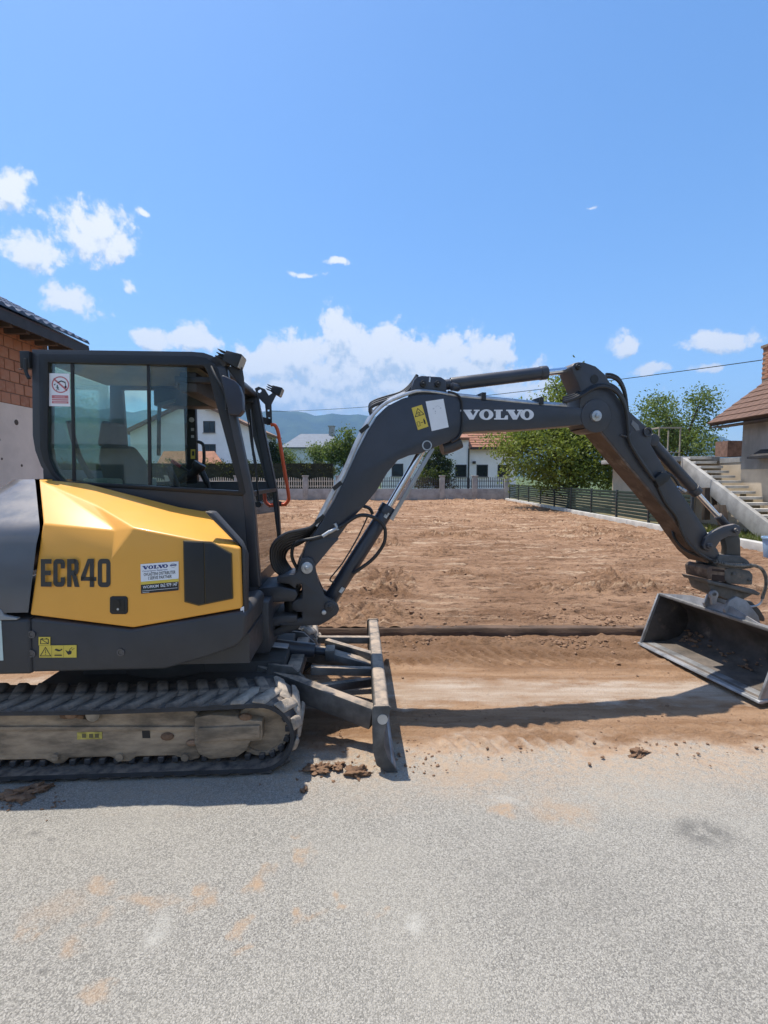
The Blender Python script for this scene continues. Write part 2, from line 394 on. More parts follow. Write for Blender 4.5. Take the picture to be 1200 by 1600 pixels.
def leafmat(name, a, b, c2):
    m, t, p, o = nodes(name); g_ = N(t, 'ShaderNodeNewGeometry'); vec = coords(t)
    c = mixc(t, g_.outputs['Random Per Island'], a, b)
    c = mixc(t, ramp(t, noise(t, vec, 1.1, 3), .35, .7), c, c2)
    t.links.new(c, p.inputs['Base Color']); p.inputs['Roughness'].default_value = .55; p.inputs['Specular IOR Level'].default_value = .35
    tl = N(t, 'ShaderNodeBsdfTranslucent'); t.links.new(mixc(t, .5, c, (.20, .26, .03)), tl.inputs[0])
    mx_ = N(t, 'ShaderNodeMixShader'); mx_.inputs[0].default_value = .42
    t.links.new(p.outputs[0], mx_.inputs[1]); t.links.new(tl.outputs[0], mx_.inputs[2]); t.links.new(mx_.outputs[0], o.inputs[0]); return m
leaf_w = leafmat('walnut leaf', (.13, .19, .030), (.24, .29, .055), (.18, .215, .040))
leaf_l = leafmat('light leaf', (.10, .155, .040), (.17, .225, .070), (.13, .18, .05))
leaf_d = leafmat('dark conifer', (.016, .034, .016), (.036, .058, .024), (.022, .042, .02))
leaf_m = leafmat('mid green leaf', (.06, .105, .026), (.105, .155, .042), (.075, .125, .03))
leaf_h = leafmat('hedge leaf', (.028, .052, .014), (.070, .085, .026), (.075, .058, .026))
leaf_g = leafmat('weeds', (.07, .11, .025), (.15, .17, .05), (.12, .13, .04))
# ground
def dirtmat():
    m, t, p, o = nodes('tilled brown soil'); vec = coords(t)
    st = coords(t, (.5, 1.4, 1))
    c = mixc(t, ramp(t, noise(t, st, 1.6, 8, .62), .34, .66), (.235, .130, .072), (.42, .258, .158))
    c = mixc(t, mth(t, 'MULTIPLY', ramp(t, noise(t, coords(t, (.5, .9, 1)), .55, 6, .62), .50, .68), .7), c, (.19, .100, .055))
    c = mixc(t, mth(t, 'MULTIPLY', ramp(t, noise(t, coords(t, (.3, 1.5, 1)), 2.6, 9, .68), .52, .66), .9), c, (.60, .43, .29))
    c = mixc(t, mth(t, 'MULTIPLY', ramp(t, noise(t, coords(t, (.6, 1.5, 1)), 7, 9, .72), .49, .64), .85), c, (.110, .060, .035))
    c = mixc(t, mth(t, 'MULTIPLY', ramp(t, noise(t, vec, 60, 4, .7), .45, .75), .35), c, (.48, .305, .185))
    t.links.new(c, p.inputs['Base Color']); p.inputs['Roughness'].default_value = .96; p.inputs['Specular IOR Level'].default_value = .15
    h = mth(t, 'ADD', noise(t, vec, 9, 10, .72), mth(t, 'MULTIPLY', noise(t, vec, 55, 5, .7), .25)); bump(t, p, h, 1.0, .10); return m
soil = dirtmat()
def clodmat():
    m, t, p, o = nodes('loose clod'); vec = coords(t)
    g_ = N(t, 'ShaderNodeNewGeometry')
    c = mixc(t, g_.outputs['Random Per Island'], (.18, .10, .055), (.35, .215, .13))
    c = mixc(t, ramp(t, noise(t, vec, 20, 6, .7), .4, .7), c, (.19, .108, .06))
    t.links.new(c, p.inputs['Base Color']); p.inputs['Roughness'].default_value = .97
    bump(t, p, noise(t, vec, 60, 8, .7), .7, .02); return m
clodm = clodmat()
def asphalt_color(t, vec):
    def vor(sc, rnd=1.0):
        v = N(t, 'ShaderNodeTexVoronoi'); v.inputs['Scale'].default_value = sc; v.inputs['Randomness'].default_value = rnd
        w = N(t, 'ShaderNodeTexNoise'); w.inputs['Scale'].default_value = sc*1.3; w.inputs['Detail'].default_value = 2; t.links.new(vec, w.inputs['Vector'])
        q = N(t, 'ShaderNodeVectorMath', operation='MULTIPLY_ADD'); t.links.new(w.outputs['Color'], q.inputs[0]); q.inputs[1].default_value = (.8/sc,)*3; t.links.new(vec, q.inputs[2]); t.links.new(q.outputs[0], v.inputs['Vector'])
        s_ = N(t, 'ShaderNodeSeparateColor'); t.links.new(v.outputs['Color'], s_.inputs[0]); return v.outputs['Distance'], s_.outputs
    dA, cA = vor(210); dB, cB = vor(88)
    c = mixc(t, ramp(t, cA[0], .05, .95, False), (.185, .174, .152), (.415, .388, .336))
    c = mixc(t, mth(t, 'MULTIPLY', ramp(t, dA, .40, .80), .45), c, (.145, .136, .118))
    big = mth(t, 'MULTIPLY', ramp(t, cB[1], .62, .72), ramp(t, dB, .50, .40))          # larger stones of the mix, worn flush
    stone = mixc(t, cB[2], (.27, .25, .22), (.54, .505, .44))
    c = mixc(t, mth(t, 'MULTIPLY', big, .8), c, stone)
    c = mixc(t, mth(t, 'MULTIPLY', mth(t, 'MULTIPLY', ramp(t, cB[1], .30, .22), ramp(t, dB, .38, .22)), .6), c, (.115, .108, .095))   # pits where stones broke out
    c = mixc(t, mth(t, 'MULTIPLY', ramp(t, noise(t, vec, .9, 6, .6), .42, .68), .42), c, (.385, .356, .30))
    c = mixc(t, mth(t, 'MULTIPLY', ramp(t, noise(t, vec, 2.1, 5, .6), .58, .78), .24), c, (.20, .19, .17))
    c = mixc(t, mth(t, 'MULTIPLY', ramp(t, noise(t, coords(t, (.25, 2.2, 1)), 1.3, 6, .6), .55, .75), .22), c, (.23, .215, .19))
    h = mth(t, 'ADD', mth(t, 'MULTIPLY', mth(t, 'SUBTRACT', 1.0, dA), .7), mth(t, 'MULTIPLY', big, .5))
    return c, h
def blobs(t, vec, lst, jitter=.22):
    """patches of dried mud or oil: each (x, y, rx, ry, strength)"""
    w = N(t, 'ShaderNodeTexNoise'); w.inputs['Scale'].default_value = 9; w.inputs['Detail'].default_value = 4; t.links.new(vec, w.inputs['Vector'])
    ws = N(t, 'ShaderNodeVectorMath', operation='MULTIPLY_ADD'); t.links.new(w.outputs['Color'], ws.inputs[0])
    ws.inputs[1].default_value = (jitter, jitter, 0); ws.inputs[2].default_value = (-jitter/2, -jitter/2, 0)
    wa = N(t, 'ShaderNodeVectorMath', operation='ADD'); t.links.new(vec, wa.inputs[0]); t.links.new(ws.outputs[0], wa.inputs[1])
    acc = None
    for x, y, rx, ry, s in lst:
        q = N(t, 'ShaderNodeVectorMath', operation='MULTIPLY_ADD'); t.links.new(wa.outputs[0], q.inputs[0])
        q.inputs[1].default_value = (1/rx, 1/ry, 0); q.inputs[2].default_value = (-x/rx, -y/ry, 0)
        l = N(t, 'ShaderNodeVectorMath', operation='LENGTH'); t.links.new(q.outputs[0], l.inputs[0])
        k = mth(t, 'MULTIPLY', ramp(t, l.outputs['Value'], 1.15, .25), s)
        acc = k if acc is None else mth(t, 'MAXIMUM', acc, k)
    return mth(t, 'MULTIPLY', acc, mth(t, 'MULTIPLY', ramp(t, noise(t, vec, 70, 4, .7), .22, .50), ramp(t, noise(t, vec, 13, 7, .70), .32, .58)))
def gxy(u, v): p = ray(u, v); k = EYE/-p.z; return p.x*k, p.y*k
def pblob(lst):
    out = []
    for u, v, ru, rv, s in lst:
        x, y = gxy(u, v); x1, _ = gxy(u+ru, v); _, y1 = gxy(u, v-rv); out.append((x, y, x1-x, y1-y, s))
    return out
MUD = pblob([(320,1395,26,24,.8),(235,1408,60,16,.55),(150,1388,36,16,.55),(408,1375,22,22,.8),(476,1335,16,14,.65),(478,1430,30,14,.7),
 (535,1405,14,10,.65),(115,1480,20,22,.6),(45,1455,20,20,.5),(150,1440,24,14,.45),(382,1448,16,14,.6),(375,1486,14,10,.6),(145,1552,26,14,.5),
 (590,1428,12,8,.5),(790,1268,30,12,.75),(880,1272,70,26,.5),(720,1205,70,22,.6),(463,1303,12,6,.5),(780,1215,24,10,.6),(90,1420,60,30,.25)])
PALE = pblob([(245,1455,22,40,.6),(648,1445,18,22,.6),(600,1365,14,8,.3),(790,1250,40,10,.4)])
OIL = pblob([(1100,1300,60,28,.7),(55,1302,14,6,.6),(80,1312,12,6,.6),(25,1296,12,6,.5),(600,1366,10,5,.3),(70,1518,12,8,.5),(1090,1500,160,100,.14),(880,1400,180,90,.16)])
def asphaltmat():
    m, t, p, o = nodes('coarse dusty asphalt'); vec = coords(t)
    c, h = asphalt_color(t, vec)
    c = mixc(t, blobs(t, vec, MUD), c, (.40, .27, .165)); c = mixc(t, blobs(t, vec, PALE, .06), c, (.46, .44, .39)); c = mixc(t, blobs(t, vec, OIL, .10), c, (.11, .105, .095))
    t.links.new(c, p.inputs['Base Color']); p.inputs['Roughness'].default_value = .88; p.inputs['Specular IOR Level'].default_value = .3
    bump(t, p, h, .8, .006); return m
asph = asphaltmat()
def apronmat():
    """dirt spread by the tracks over the old asphalt: how much soil lies on it depends on the place"""
    m, t, p, o = nodes('soil spread on asphalt'); vec = coords(t)
    sp = N(t, 'ShaderNodeSeparateXYZ'); t.links.new(vec, sp.inputs[0]); Y = sp.outputs[1]
    wob = mth(t, 'ADD', Y, mth(t, 'MULTIPLY_ADD', noise(t, coords(t, (.8, 1.4, 1)), 3.2, 8, .66), .85, -.42))
    ca, ha = asphalt_color(t, vec)
    s1 = mixc(t, ramp(t, noise(t, coords(t, (.3, 2.2, 1)), 2.6, 8, .62), .34, .68), (.25, .138, .070), (.41, .255, .148))
    s1 = mixc(t, mth(t, 'MULTIPLY', ramp(t, noise(t, vec, 22, 8, .72), .52, .74), .6), s1, (.12, .066, .038))
    s1 = mixc(t, mth(t, 'MULTIPLY', ramp(t, noise(t, coords(t, (.5, 3, 1)), 5, 7, .62), .52, .74), .6), s1, (.38, .265, .18))
    s1 = mixc(t, mth(t, 'MULTIPLY', ramp(t, wob, 4.2, 4.55), .62), s1, (.150, .080, .042))
    dust_ = mixc(t, ramp(t, noise(t, coords(t, (.35, 2, 1)), 4, 8, .64), .36, .66), (.40, .285, .195), (.54, .44, .345))
    s1 = mixc(t, mth(t, 'MULTIPLY', mth(t, 'MULTIPLY', ramp(t, wob, 3.50, 3.72), ramp(t, wob, 4.12, 3.86)), .92), s1, dust_)
    mk = ramp(t, wob, 2.86, 3.16)
    ca = mixc(t, blobs(t, vec, MUD), ca, (.40, .27, .165)); ca = mixc(t, blobs(t, vec, PALE, .06), ca, (.46, .44, .39)); ca = mixc(t, blobs(t, vec, OIL, .10), ca, (.11, .105, .095))
    film = mth(t, 'MULTIPLY', mth(t, 'MULTIPLY', ramp(t, wob, 2.30, 3.0), .75), ramp(t, noise(t, vec, 28, 6, .7), .30, .62)); ca = mixc(t, film, ca, (.44, .315, .21))
    c = mixc(t, mk, ca, s1)
    t.links.new(c, p.inputs['Base Color']); t.links.new(mth(t, 'MULTIPLY_ADD', mk, .08, .88), p.inputs['Roughness']); p.inputs['Specular IOR Level'].default_value = .3
    b1 = bump(t, p, ha, .8, .006); t.links.new(mth(t, 'MULTIPLY', mth(t, 'SUBTRACT', 1.0, mk), .8), b1.inputs['Strength'])
    b2 = bump(t, p, noise(t, vec, 40, 8, .72), .9, .035); t.links.new(mth(t, 'MULTIPLY', mk, .9), b2.inputs['Strength']); t.links.new(b1.outputs[0], b2.inputs['Normal']); return m
apron = apronmat()
terr = mat('meadow', (.07, .10, .03), .95, var=.35, vs=.4, bmp=.3, bs=3)
def forestmat():
    m, t, p, o = nodes('forested hill'); vec = coords(t)
    c = mixc(t, ramp(t, noise(t, vec, .006, 8, .65), .38, .66), (.022, .042, .016), (.055, .085, .028))
    t.links.new(c, p.inputs['Base Color']); p.inputs['Roughness'].default_value = 1; p.inputs['Specular IOR Level'].default_value = 0
    bump(t, p, noise(t, vec, .02, 8, .7), 1, 40); return m
forest = forestmat()

# ------------------------------------------------------------------ numeric noise for terrain
def vnoise(x, y, seed=0):
    xi = np.floor(x).astype(np.int64); yi = np.floor(y).astype(np.int64); xf = x-xi; yf = y-yi
    def h(a, b):
        n = (a*374761393+b*668265263+seed*1274126177) & 0x7fffffff
        n = ((n ^ (n >> 13))*1274126177) & 0x7fffffff
        return ((n ^ (n >> 16)) & 0xffff)/65535.0
    u = xf*xf*(3-2*xf); w = yf*yf*(3-2*yf)
    return (h(xi, yi)*(1-u)+h(xi+1, yi)*u)*(1-w)+(h(xi, yi+1)*(1-u)+h(xi+1, yi+1)*u)*w-.5
def fbm(x, y, oct=5, seed=0, gain=.5):
    a = 1; s = 0
    for i in range(oct): s = s+a*vnoise(x*2**i, y*2**i, seed+i*17); a *= gain
    return s
def grid(name, xs, ys, Z, m, kind='structure', smooth=180):
    nx, ny = len(xs), len(ys); X, Y = np.meshgrid(xs, ys)
    co = np.stack([X, Y, Z], -1).reshape(-1, 3).astype(np.float32)
    i = np.arange((nx-1)*(ny-1)); r, c = i//(nx-1), i % (nx-1); a = r*nx+c
    q = np.stack([a, a+1, a+nx+1, a+nx], -1).astype(np.int32)
    me = bpy.data.meshes.new(name); me.vertices.add(len(co)); me.vertices.foreach_set('co', co.ravel())
    me.loops.add(q.size); me.loops.foreach_set('vertex_index', q.ravel()); me.polygons.add(len(q))
    me.polygons.foreach_set('loop_start', np.arange(0, q.size, 4, dtype=np.int32)); me.polygons.foreach_set('use_smooth', [True]*len(q))
    me.update(calc_edges=True); me.materials.append(m)
    return link(name, me, kind=kind, smooth=None)

# ------------------------------------------------------------------ SETTING
KX, WY = 8.2, 33.0                      # inner face of the kerb on the right, the far boundary wall
LEDGE = 5.12
b = MB(); b.box(-7000, 7000, -7000, 7000, -.6, -.05); b.build('ground', terr, kind='structure', smooth=None)
b = MB(); b.add([(-60, -14, 0), (60, -14, 0), (60, 2.35, 0), (-60, 2.35, 0)], [(0, 1, 2, 3)])
for xa_, xb_ in ((-60, -4.6), (4.592, 60)): b.add([(xa_, 2.35, 0), (xb_, 2.35, 0), (xb_, LEDGE+.02, 0), (xa_, LEDGE+.02, 0)], [(0, 1, 2, 3)])
b.build('road', asph, kind='structure', smooth=None)
# soil-covered strip in front of the ledge
xs = np.arange(-4.6, 4.6, .012); ys = np.arange(2.35, LEDGE+.02, .012); X, Y = np.meshgrid(xs, ys)
fade = np.clip((Y-2.74+.45*fbm(X*1.7, Y*2.2, 4, 3))/.5, 0, 1); fade = fade*fade*(3-2*fade)
mid = 1-.85*np.exp(-((Y-3.85)/.42)**2)
Z = fade*mid*(.018+.020*fbm(X*3, Y*5, 4, 5)+.016*np.abs(fbm(X*14, Y*18, 4, 9)))
pile = np.exp(-((Y-4.86+.10*fbm(X*1.6, Y*0, 3, 21))/.15)**2)
Z += pile*np.clip(.035+.07*fbm(X*2.3, Y*1.5, 3, 11)+.08*np.abs(fbm(X*9, Y*9, 4, 31)), 0, None)
def lugs(Y0, amp, seed):                 # prints the track lugs pressed into the soil
    e = np.exp(-((Y-Y0)/.085)**2)*np.clip(.5+2.2*fbm(X*1.1, Y*2, 2, seed), 0, 1)
    return amp*e*np.clip(np.sin((X+(Y-Y0)*.5)*2*math.pi/.125)*1.6, -1, 1)
Z += lugs(3.02, .018, 41)+lugs(3.20, .008, 44)+lugs(4.42, .028, 43)+lugs(4.58, .024, 47)
Z = np.maximum(Z, 0)*np.clip((Y-2.36)/.1, 0, 1)
grid('soil_apron', xs, ys, Z, apron)
# the levelled plot
def lotz(X, Y):
    base = .10+.045*np.clip((Y-5)/28, 0, 1)+.05*fbm(X*.22, Y*.22, 3, 2)*np.clip((Y-5)/6, 0, 1)
    det = .030*fbm(X*.9, Y*2.1, 4, 51)+.014*fbm(X*.55, Y*5.5, 5, 91, .6)+.060*np.clip(np.abs(fbm(X*2.4, Y*3.6, 6, 61, .62))-.08, 0, .5)
    rag = .11*np.clip(fbm(X*.8, Y*1.3, 3, 71)-.08, 0, .4)*np.abs(fbm(X*7, Y*9, 4, 81, .6))*5
    det = det+.030*np.clip(np.abs(fbm(X*8, Y*10, 4, 111, .62))-.05, 0, .5)*np.clip(.6+2*fbm(X*.7, Y*1.4, 3, 121), .15, 1.4)
    return base+(det+rag)*np.clip((Y-5.1)/.5, .25, 1)
ys = [LEDGE+.03]
while ys[-1] < WY+.1: ys.append(ys[-1]+max(.016, (ys[-1]-2)*.0052))
ys = np.array(ys); xs = np.concatenate([np.linspace(-16, -6, 120)[:-1], np.linspace(-6, 6, 520)[:-1], np.linspace(6, KX+.05, 60)])
X, Y = np.meshgrid(xs, ys); grid('soil_plot', xs, ys, lotz(X, Y), soil)
# ledge: old kerb strip half buried between street and plot
edge = []; n = 140
b = MB(); kx = np.linspace(-16, 9, n); ztop = .110+.016*fbm(kx*1.3, kx*0, 4, 5); yj = LEDGE+.012*fbm(kx*2.1, kx*0+3, 3, 8)
vs = []
for i in range(n): vs += [(kx[i], yj[i], -.02), (kx[i], yj[i]+.006, ztop[i]-.012), (kx[i], yj[i]+.018, ztop[i]), (kx[i], LEDGE+.10, ztop[i]+.004), (kx[i], LEDGE+.10, -.02)]
b.add(vs, [(i*5+k, i*5+k+1, i*5+k+6, i*5+k+5) for i in range(n-1) for k in range(4)])
tb = mat('soiled old kerb', (.105, .066, .043), .95, var=.4, vs=5, dust=.3, dscale=4, bmp=.5, bs=30, scale=(.5, 1, 1))
b.build('kerb', tb, kind='structure')
# loose crumbs of soil (nobody could count them)
def clod_mesh(name, items, m):
    V, Fc = [], []; rough_ = (.45, .75)
    for (x, y, z, r, sx) in items:
        bm = None; o = len(V); pts = []
        ico = ICO
        ph = random.random()*6.28; ca, sa = math.cos(ph), math.sin(ph)
        for p in ico[0]:
            k = r*(rough_[0]+rough_[1]*random.random()); px, py, pz = p[0]*k*sx, p[1]*k, p[2]*k*.7
            V.append((x+px*ca-py*sa, y+px*sa+py*ca, z+pz))
        Fc += [(a+o, b_+o, c+o) for a, b_, c in ico[1]]
    me = bpy.data.meshes.new(name); me.from_pydata(V, [], Fc); me.materials.append(m); return me
def ico_data(sub):
    bm = bmesh.new(); bmesh.ops.create_icosphere(bm, subdivisions=sub, radius=1); bm.verts.ensure_lookup_table()
    d = ([tuple(v.co) for v in bm.verts], [tuple(v.index for v in f.verts) for f in bm.faces]); bm.free(); return d
ICO = ico_data(1)
it = []
for i in range(2600):
    x = random.uniform(-3.2, 4.4); y = 4.86+random.gauss(0, .12); it.append((x, min(y, LEDGE-.03), .02+.05*math.exp(-((y-4.86)/.13)**2)*random.random(), random.choice((.006, .009, .013, .013, .018, .026)), random.uniform(1, 1.5)))
for i in range(800):
    x = random.uniform(-3.2, 4.2); y = random.choice((random.gauss(3.12, .13), random.gauss(4.5, .2), random.gauss(3.3, .12), random.gauss(2.98, .09)))
    it.append((x, y, .014, random.choice((.004, .006, .008, .012)), random.uniform(1, 1.6)))
for i in range(160): it.append((random.uniform(-.9, .35), random.gauss(2.83, .10), .004, random.choice((.003, .005, .005, .008, .012)), 1.3))
for i in range(40): it.append((random.uniform(-2.1, -1.7), random.gauss(2.44, .05), .003, random.choice((.003, .005, .008)), 1.6))
link('loose_soil', clod_mesh('loose_soil', it, clodm), kind='stuff', smooth=70)
ICO2 = ICO; it = []
for i in range(15000):
    y = 5.2+26*random.random()**2.2; x = random.uniform(-.62*y-1, min(KX-.1, .85*y+.5)); k = .05+.9*max(0, math.sin(x*1.3+y*.8+math.sin(y*2.3))*math.sin(y*1.7-x*.4+math.sin(x*1.9)))**1.5
    if random.random() > k: continue
    it.append((x, y, float(lotz(np.array([x]), np.array([y]))[0])+.004, random.choice((.006, .008, .010, .010, .014, .014, .02, .03))*(1 if y < 9 else 1.5), random.uniform(1, 1.6)))
link('soil_clods', clod_mesh('soil_clods', it, clodm), kind='stuff', smooth=70)
# single larger clods by the track and blade
ICO = ico_data(4)
CL = [(497,1203,.050,1.5,'crumbly brown soil clod on the asphalt left of the dozer blade foot'),(527,1200,.035,1.2,'small soil lump touching the big clod beside the blade shadow'),
      (560,1210,.045,1.6,'flat cracked soil clod right below the near blade end'),(475,1236,.020,1.0,'tiny soil crumb alone on the bare road before the track shadow'),
      (30,1243,.050,1.7,'curled dry mud slab lying by the rear of the rubber track'),(58,1235,.040,1.6,'greyish mud flake leaning on the curled slab by the track'),
      (875,995,.035,1.2,'dark earth lump on the ridge of soil under the long kerb'),(1000,1178,.030,2.2,'flat brown mud cake near the right edge of the road')]
for u, v, r, sx, lab in CL:
    x, y = gxy(u, v); random.seed(u)
    me = clod_mesh('soil_clod', [(0, 0, 0, 1, sx)], clodm)
    c3 = [Vector(vv.co) for vv in me.vertices]
    for i, vv in enumerate(me.vertices):
        d = ICO[0][i]; k = .95+1.1*float(fbm(np.array([d[0]*1.9+u+d[2]*.7]), np.array([d[1]*1.9+d[2]*1.6]), 5, 3, .62)[0])
        vv.co = (d[0]*r*sx*k, d[1]*r*1.1*k, max(-.3, d[2])*r*.75*k)
    o = link('soil_clod', me, frame=Frame((x, y, .006+(.05 if v < 1000 else 0)), random.uniform(0, 30)), smooth=60)
    tag(o, lab, 'soil clod', 'loose lumps of soil on the ground')
random.seed(11)

# mountains around the valley
def ring_hills(name, dist, fun, seed, depth=900):
    n = 360; vs = []; fs = []
    for i in range(n):
        a = 2*math.pi*i/n
        h = fun(math.degrees(math.atan2(math.sin(a), math.cos(a))))
        for k, (dd, hh) in enumerate(((0, -5), (.35, .42), (.7, .8), (1, 1.0), (1.6, .9))):
            rr = dist+depth*dd+60*math.sin(a*23+k*2)+45*math.sin(a*57+k)
            vs.append((rr*math.sin(a), rr*math.cos(a), hh if k == 0 else h*hh*(1+(.05*math.sin(a*41+k*3)+.04*math.sin(a*97) if k < 3 else 0))))
    for i in range(n):
        j = (i+1) % n
        for k in range(4): fs.append((i*5+k, j*5+k, j*5+k+1, i*5+k+1))
    b = MB(); b.add(vs, fs); return b.build(name, forest, kind='structure', smooth=180)
def ridge(azd):
    # elevation angle of the ridge against azimuth, taken from the skyline in view and continued around
    pts = [(-180, 5.5), (-120, 6.5), (-70, 6), (-30, 6.8), (-20, 7.2), (-11, 7.55), (-8, 7.2), (-3, 7.05), (0, 7.1), (4, 7.0), (10, 6.6), (18, 6.6), (24, 6.4), (30, 5.3), (34, 4.0), (36, 3.3), (40, 2.8), (60, 4), (110, 5.5), (180, 5.5)]
    for (a, ea), (c, ec) in zip(pts, pts[1:]):
        if a <= azd <= c:
            t = (azd-a)/(c-a); e = ea+(ec-ea)*t; break
    e += .10*math.sin(azd*1.9)+.07*math.sin(azd*4.3+1)
    return 5000*math.tan(R(e))
ring_hills('mountains', 4100, ridge, 1)

# ------------------------------------------------------------------ far boundary wall with pillars and railings
zg = .14
cols = [344, 398, 423.5, 477, 529, 584, 637, 691, 742, 792]
cx = [PX(u, 760, WY).x for u in (-6, 46, 98, 152, 206, 262, 316, 370, 423, 477, 529, 583, 637, 691, 742, 792)]
b = MB(); b.box(cx[0]-.2, KX+.25, WY, WY+.22, -.05, zg+.78)
bw = tag(b.build('boundary_wall', concr, bevel=.01), 'long low grey concrete wall along the far side of the soil plot', 'wall')
fence = empty('picket_fence', Frame((0, WY+.11, zg+.78))); tag(fence, 'picket railing between grey pillars on the far concrete wall, cream left and dark right', 'fence')
ff = FR[fence.name]
for i, x in enumerate(cx):
    b = MB(); b.box(x-.17, x+.17, -.16, .16, -.77, .82); b.box(x-.21, x+.21, -.2, .2, .82, .90)
    b.build('pillar', concr, fence, bevel=.012)
for i in range(len(cx)-1):
    b = MB(); x0, x1 = cx[i]+.2, cx[i+1]-.2; dark = cx[i] > 0 or i >= 11
    n = int((x1-x0)/.145)
    for k in range(n+1):
        x = x0+(x1-x0)*k/n; t = k/n; h = .60+.16*(math.sin(math.pi*t)) if not dark else .66+.10*math.sin(math.pi*t)
        b.box(x-.022, x+.022, -.012, .012, .05, h)
        b.add([(x-.022, -.012, h), (x+.022, -.012, h), (x, 0, h+.05)], [(0, 1, 2)])
    b.box(x0-.03, x1+.03, .012, .035, .16, .20); b.box(x0-.03, x1+.03, .012, .035, .50, .54)
    b.build('railing_panel', darkpick if dark else cream, fence, smooth=None)

# ------------------------------------------------------------------ slatted fence on its kerb at the right
b = MB(); b.box(KX, KX+.22, 9.2, WY-.05, -.05, .29)
tag(b.build('plot_kerb', concr2, bevel=.012), 'pale concrete kerb carrying the dark slatted fence', 'kerb')
b = MB(); b.box(KX, KX+.22, 5.3, 9.19, -.05, .27)
tag(b.build('plot_kerb', concr2, bevel=.012), 'pale concrete kerb without fence behind the bucket at right', 'kerb')
sf = empty('slat_fence', Frame((KX+.11, 13, .29))); tag(sf, 'dark green horizontal slat fence with charcoal posts on pale kerb', 'fence')
py = [13.1-13+2.12*i for i in range(10)]
pm = MB(); pm.box(-.035, .035, -.03, .03, 0, .98); post0 = pm.build('post', postm, sf, bevel=.004)
sm_ = MB(); sm_.box(-.012, .012, .035, 2.12-.035, 0, .094); slat0 = sm_.build('slat', slatm, sf, bevel=.003)
fo = FR[sf.name]; first = True
for i, y in enumerate(py):
    f = Frame(fo.o+Vector((0, y, 0)))
    if i == 0: post0.matrix_local = fo.m.inverted() @ f.m; FR[post0.name] = f
    else: dup(post0, sf, f)
    if i == len(py)-1: break
    for k in range(8):
        f = Frame(fo.o+Vector((random.uniform(-.002, .002), y, .07+k*.112)))
        if first: slat0.matrix_local = fo.m.inverted() @ f.m; FR[slat0.name] = f; first = False
        else: dup(slat0, sf, f)

# ------------------------------------------------------------------ trees and shrubs
def foliage(name, m, blobs_, nleaf, size, seed, parent=None, frame=None, clump=40, spread=.32, flat=.5):
    rng = np.random.default_rng(seed); cen = []
    vol = np.array([a*b_*c for (_, _, _, a, b_, c) in blobs_])**.8; vol /= vol.sum()
    nc = max(1, nleaf//clump)
    pick = rng.choice(len(blobs_), nc, p=vol); d = rng.normal(size=(nc, 3)); d /= np.linalg.norm(d, axis=1)[:, None]
    rad = rng.uniform(.45, 1.04, nc)**.6
    B_ = np.array(blobs_); C = B_[pick, :3]+d*rad[:, None]*B_[pick, 3:]
    k = rng.integers(0, nc, nleaf); P = C[k]+rng.normal(size=(nleaf, 3))*spread*np.array([1, 1, .75])
    nrm = rng.normal(size=(nleaf, 3))+np.array([0, 0, flat]); nrm /= np.linalg.norm(nrm, axis=1)[:, None]
    t = np.cross(nrm, rng.normal(size=(nleaf, 3))); t /= np.linalg.norm(t, axis=1)[:, None]; s_ = np.cross(nrm, t)
    L = size*rng.uniform(.6, 1.35, nleaf)[:, None]; Wd = L*.5
    V = np.stack([P-t*L*.5, P+s_*Wd*.5+nrm*L*.06, P+t*L*.5-nrm*L*.1, P-s_*Wd*.5+nrm*L*.06], 1).reshape(-1, 3).astype(np.float32)
    me = bpy.data.meshes.new(name); me.vertices.add(len(V)); me.vertices.foreach_set('co', V.ravel())
    me.loops.add(nleaf*4); me.loops.foreach_set('vertex_index', np.arange(nleaf*4, dtype=np.int32)); me.polygons.add(nleaf)
    me.polygons.foreach_set('loop_start', np.arange(0, nleaf*4, 4, dtype=np.int32)); me.update(calc_edges=True); me.materials.append(m)
    return link(name, me, parent, frame, smooth=None)
def tree(name, base, h, blobs_, m, nleaf, size, label, seed, tr=.16, cat='tree', clump=40, spread=.32):
    rnd = random.Random(seed); t = empty(name, Frame(base)); tag(t, label, cat)
    foliage('crown', m, blobs_, nleaf, size, seed, t, clump=clump, spread=spread)
    b = MB(); b.tube([(0, 0, -.1), (.05, .02, h*.2), (-.03, .05, h*.42), (.06, 0, h*.72)], [tr*1.25, tr*1.1, tr, tr*.95, tr*.9, tr*.85, tr*.8, tr*.75, tr*.65, tr*.55, tr*.45, tr*.35, tr*.2], 9, 4)
    trk = b.build('trunk', bark, t)
    for i, (x, y, z, a, bb, c) in enumerate(blobs_[:14]):
        b = MB(); z0 = min(h*.5, max(h*.14, z-c-.4)); b.tube([(0, 0, z0), (x*.4+rnd.uniform(-.1, .1), y*.4, z0+(z-z0)*.55), (x, y, z+c*.3)], [tr*.55, tr*.5, tr*.42, tr*.36, tr*.3, tr*.24, tr*.18, tr*.13, tr*.08], 6, 4)
        b.build('limb', bark, trk)
    return t
def crown_px(pts, Y, base, dy=1.0):
    out = []
    for u, v, ru, rv in pts:
        c = PX(u, v, Y); k = Y/FPX; out.append((c.x-base[0], random.uniform(-dy, dy), c.z-base[2], ru*k, min(ru, 70)*k*1.05, rv*k))
    return out
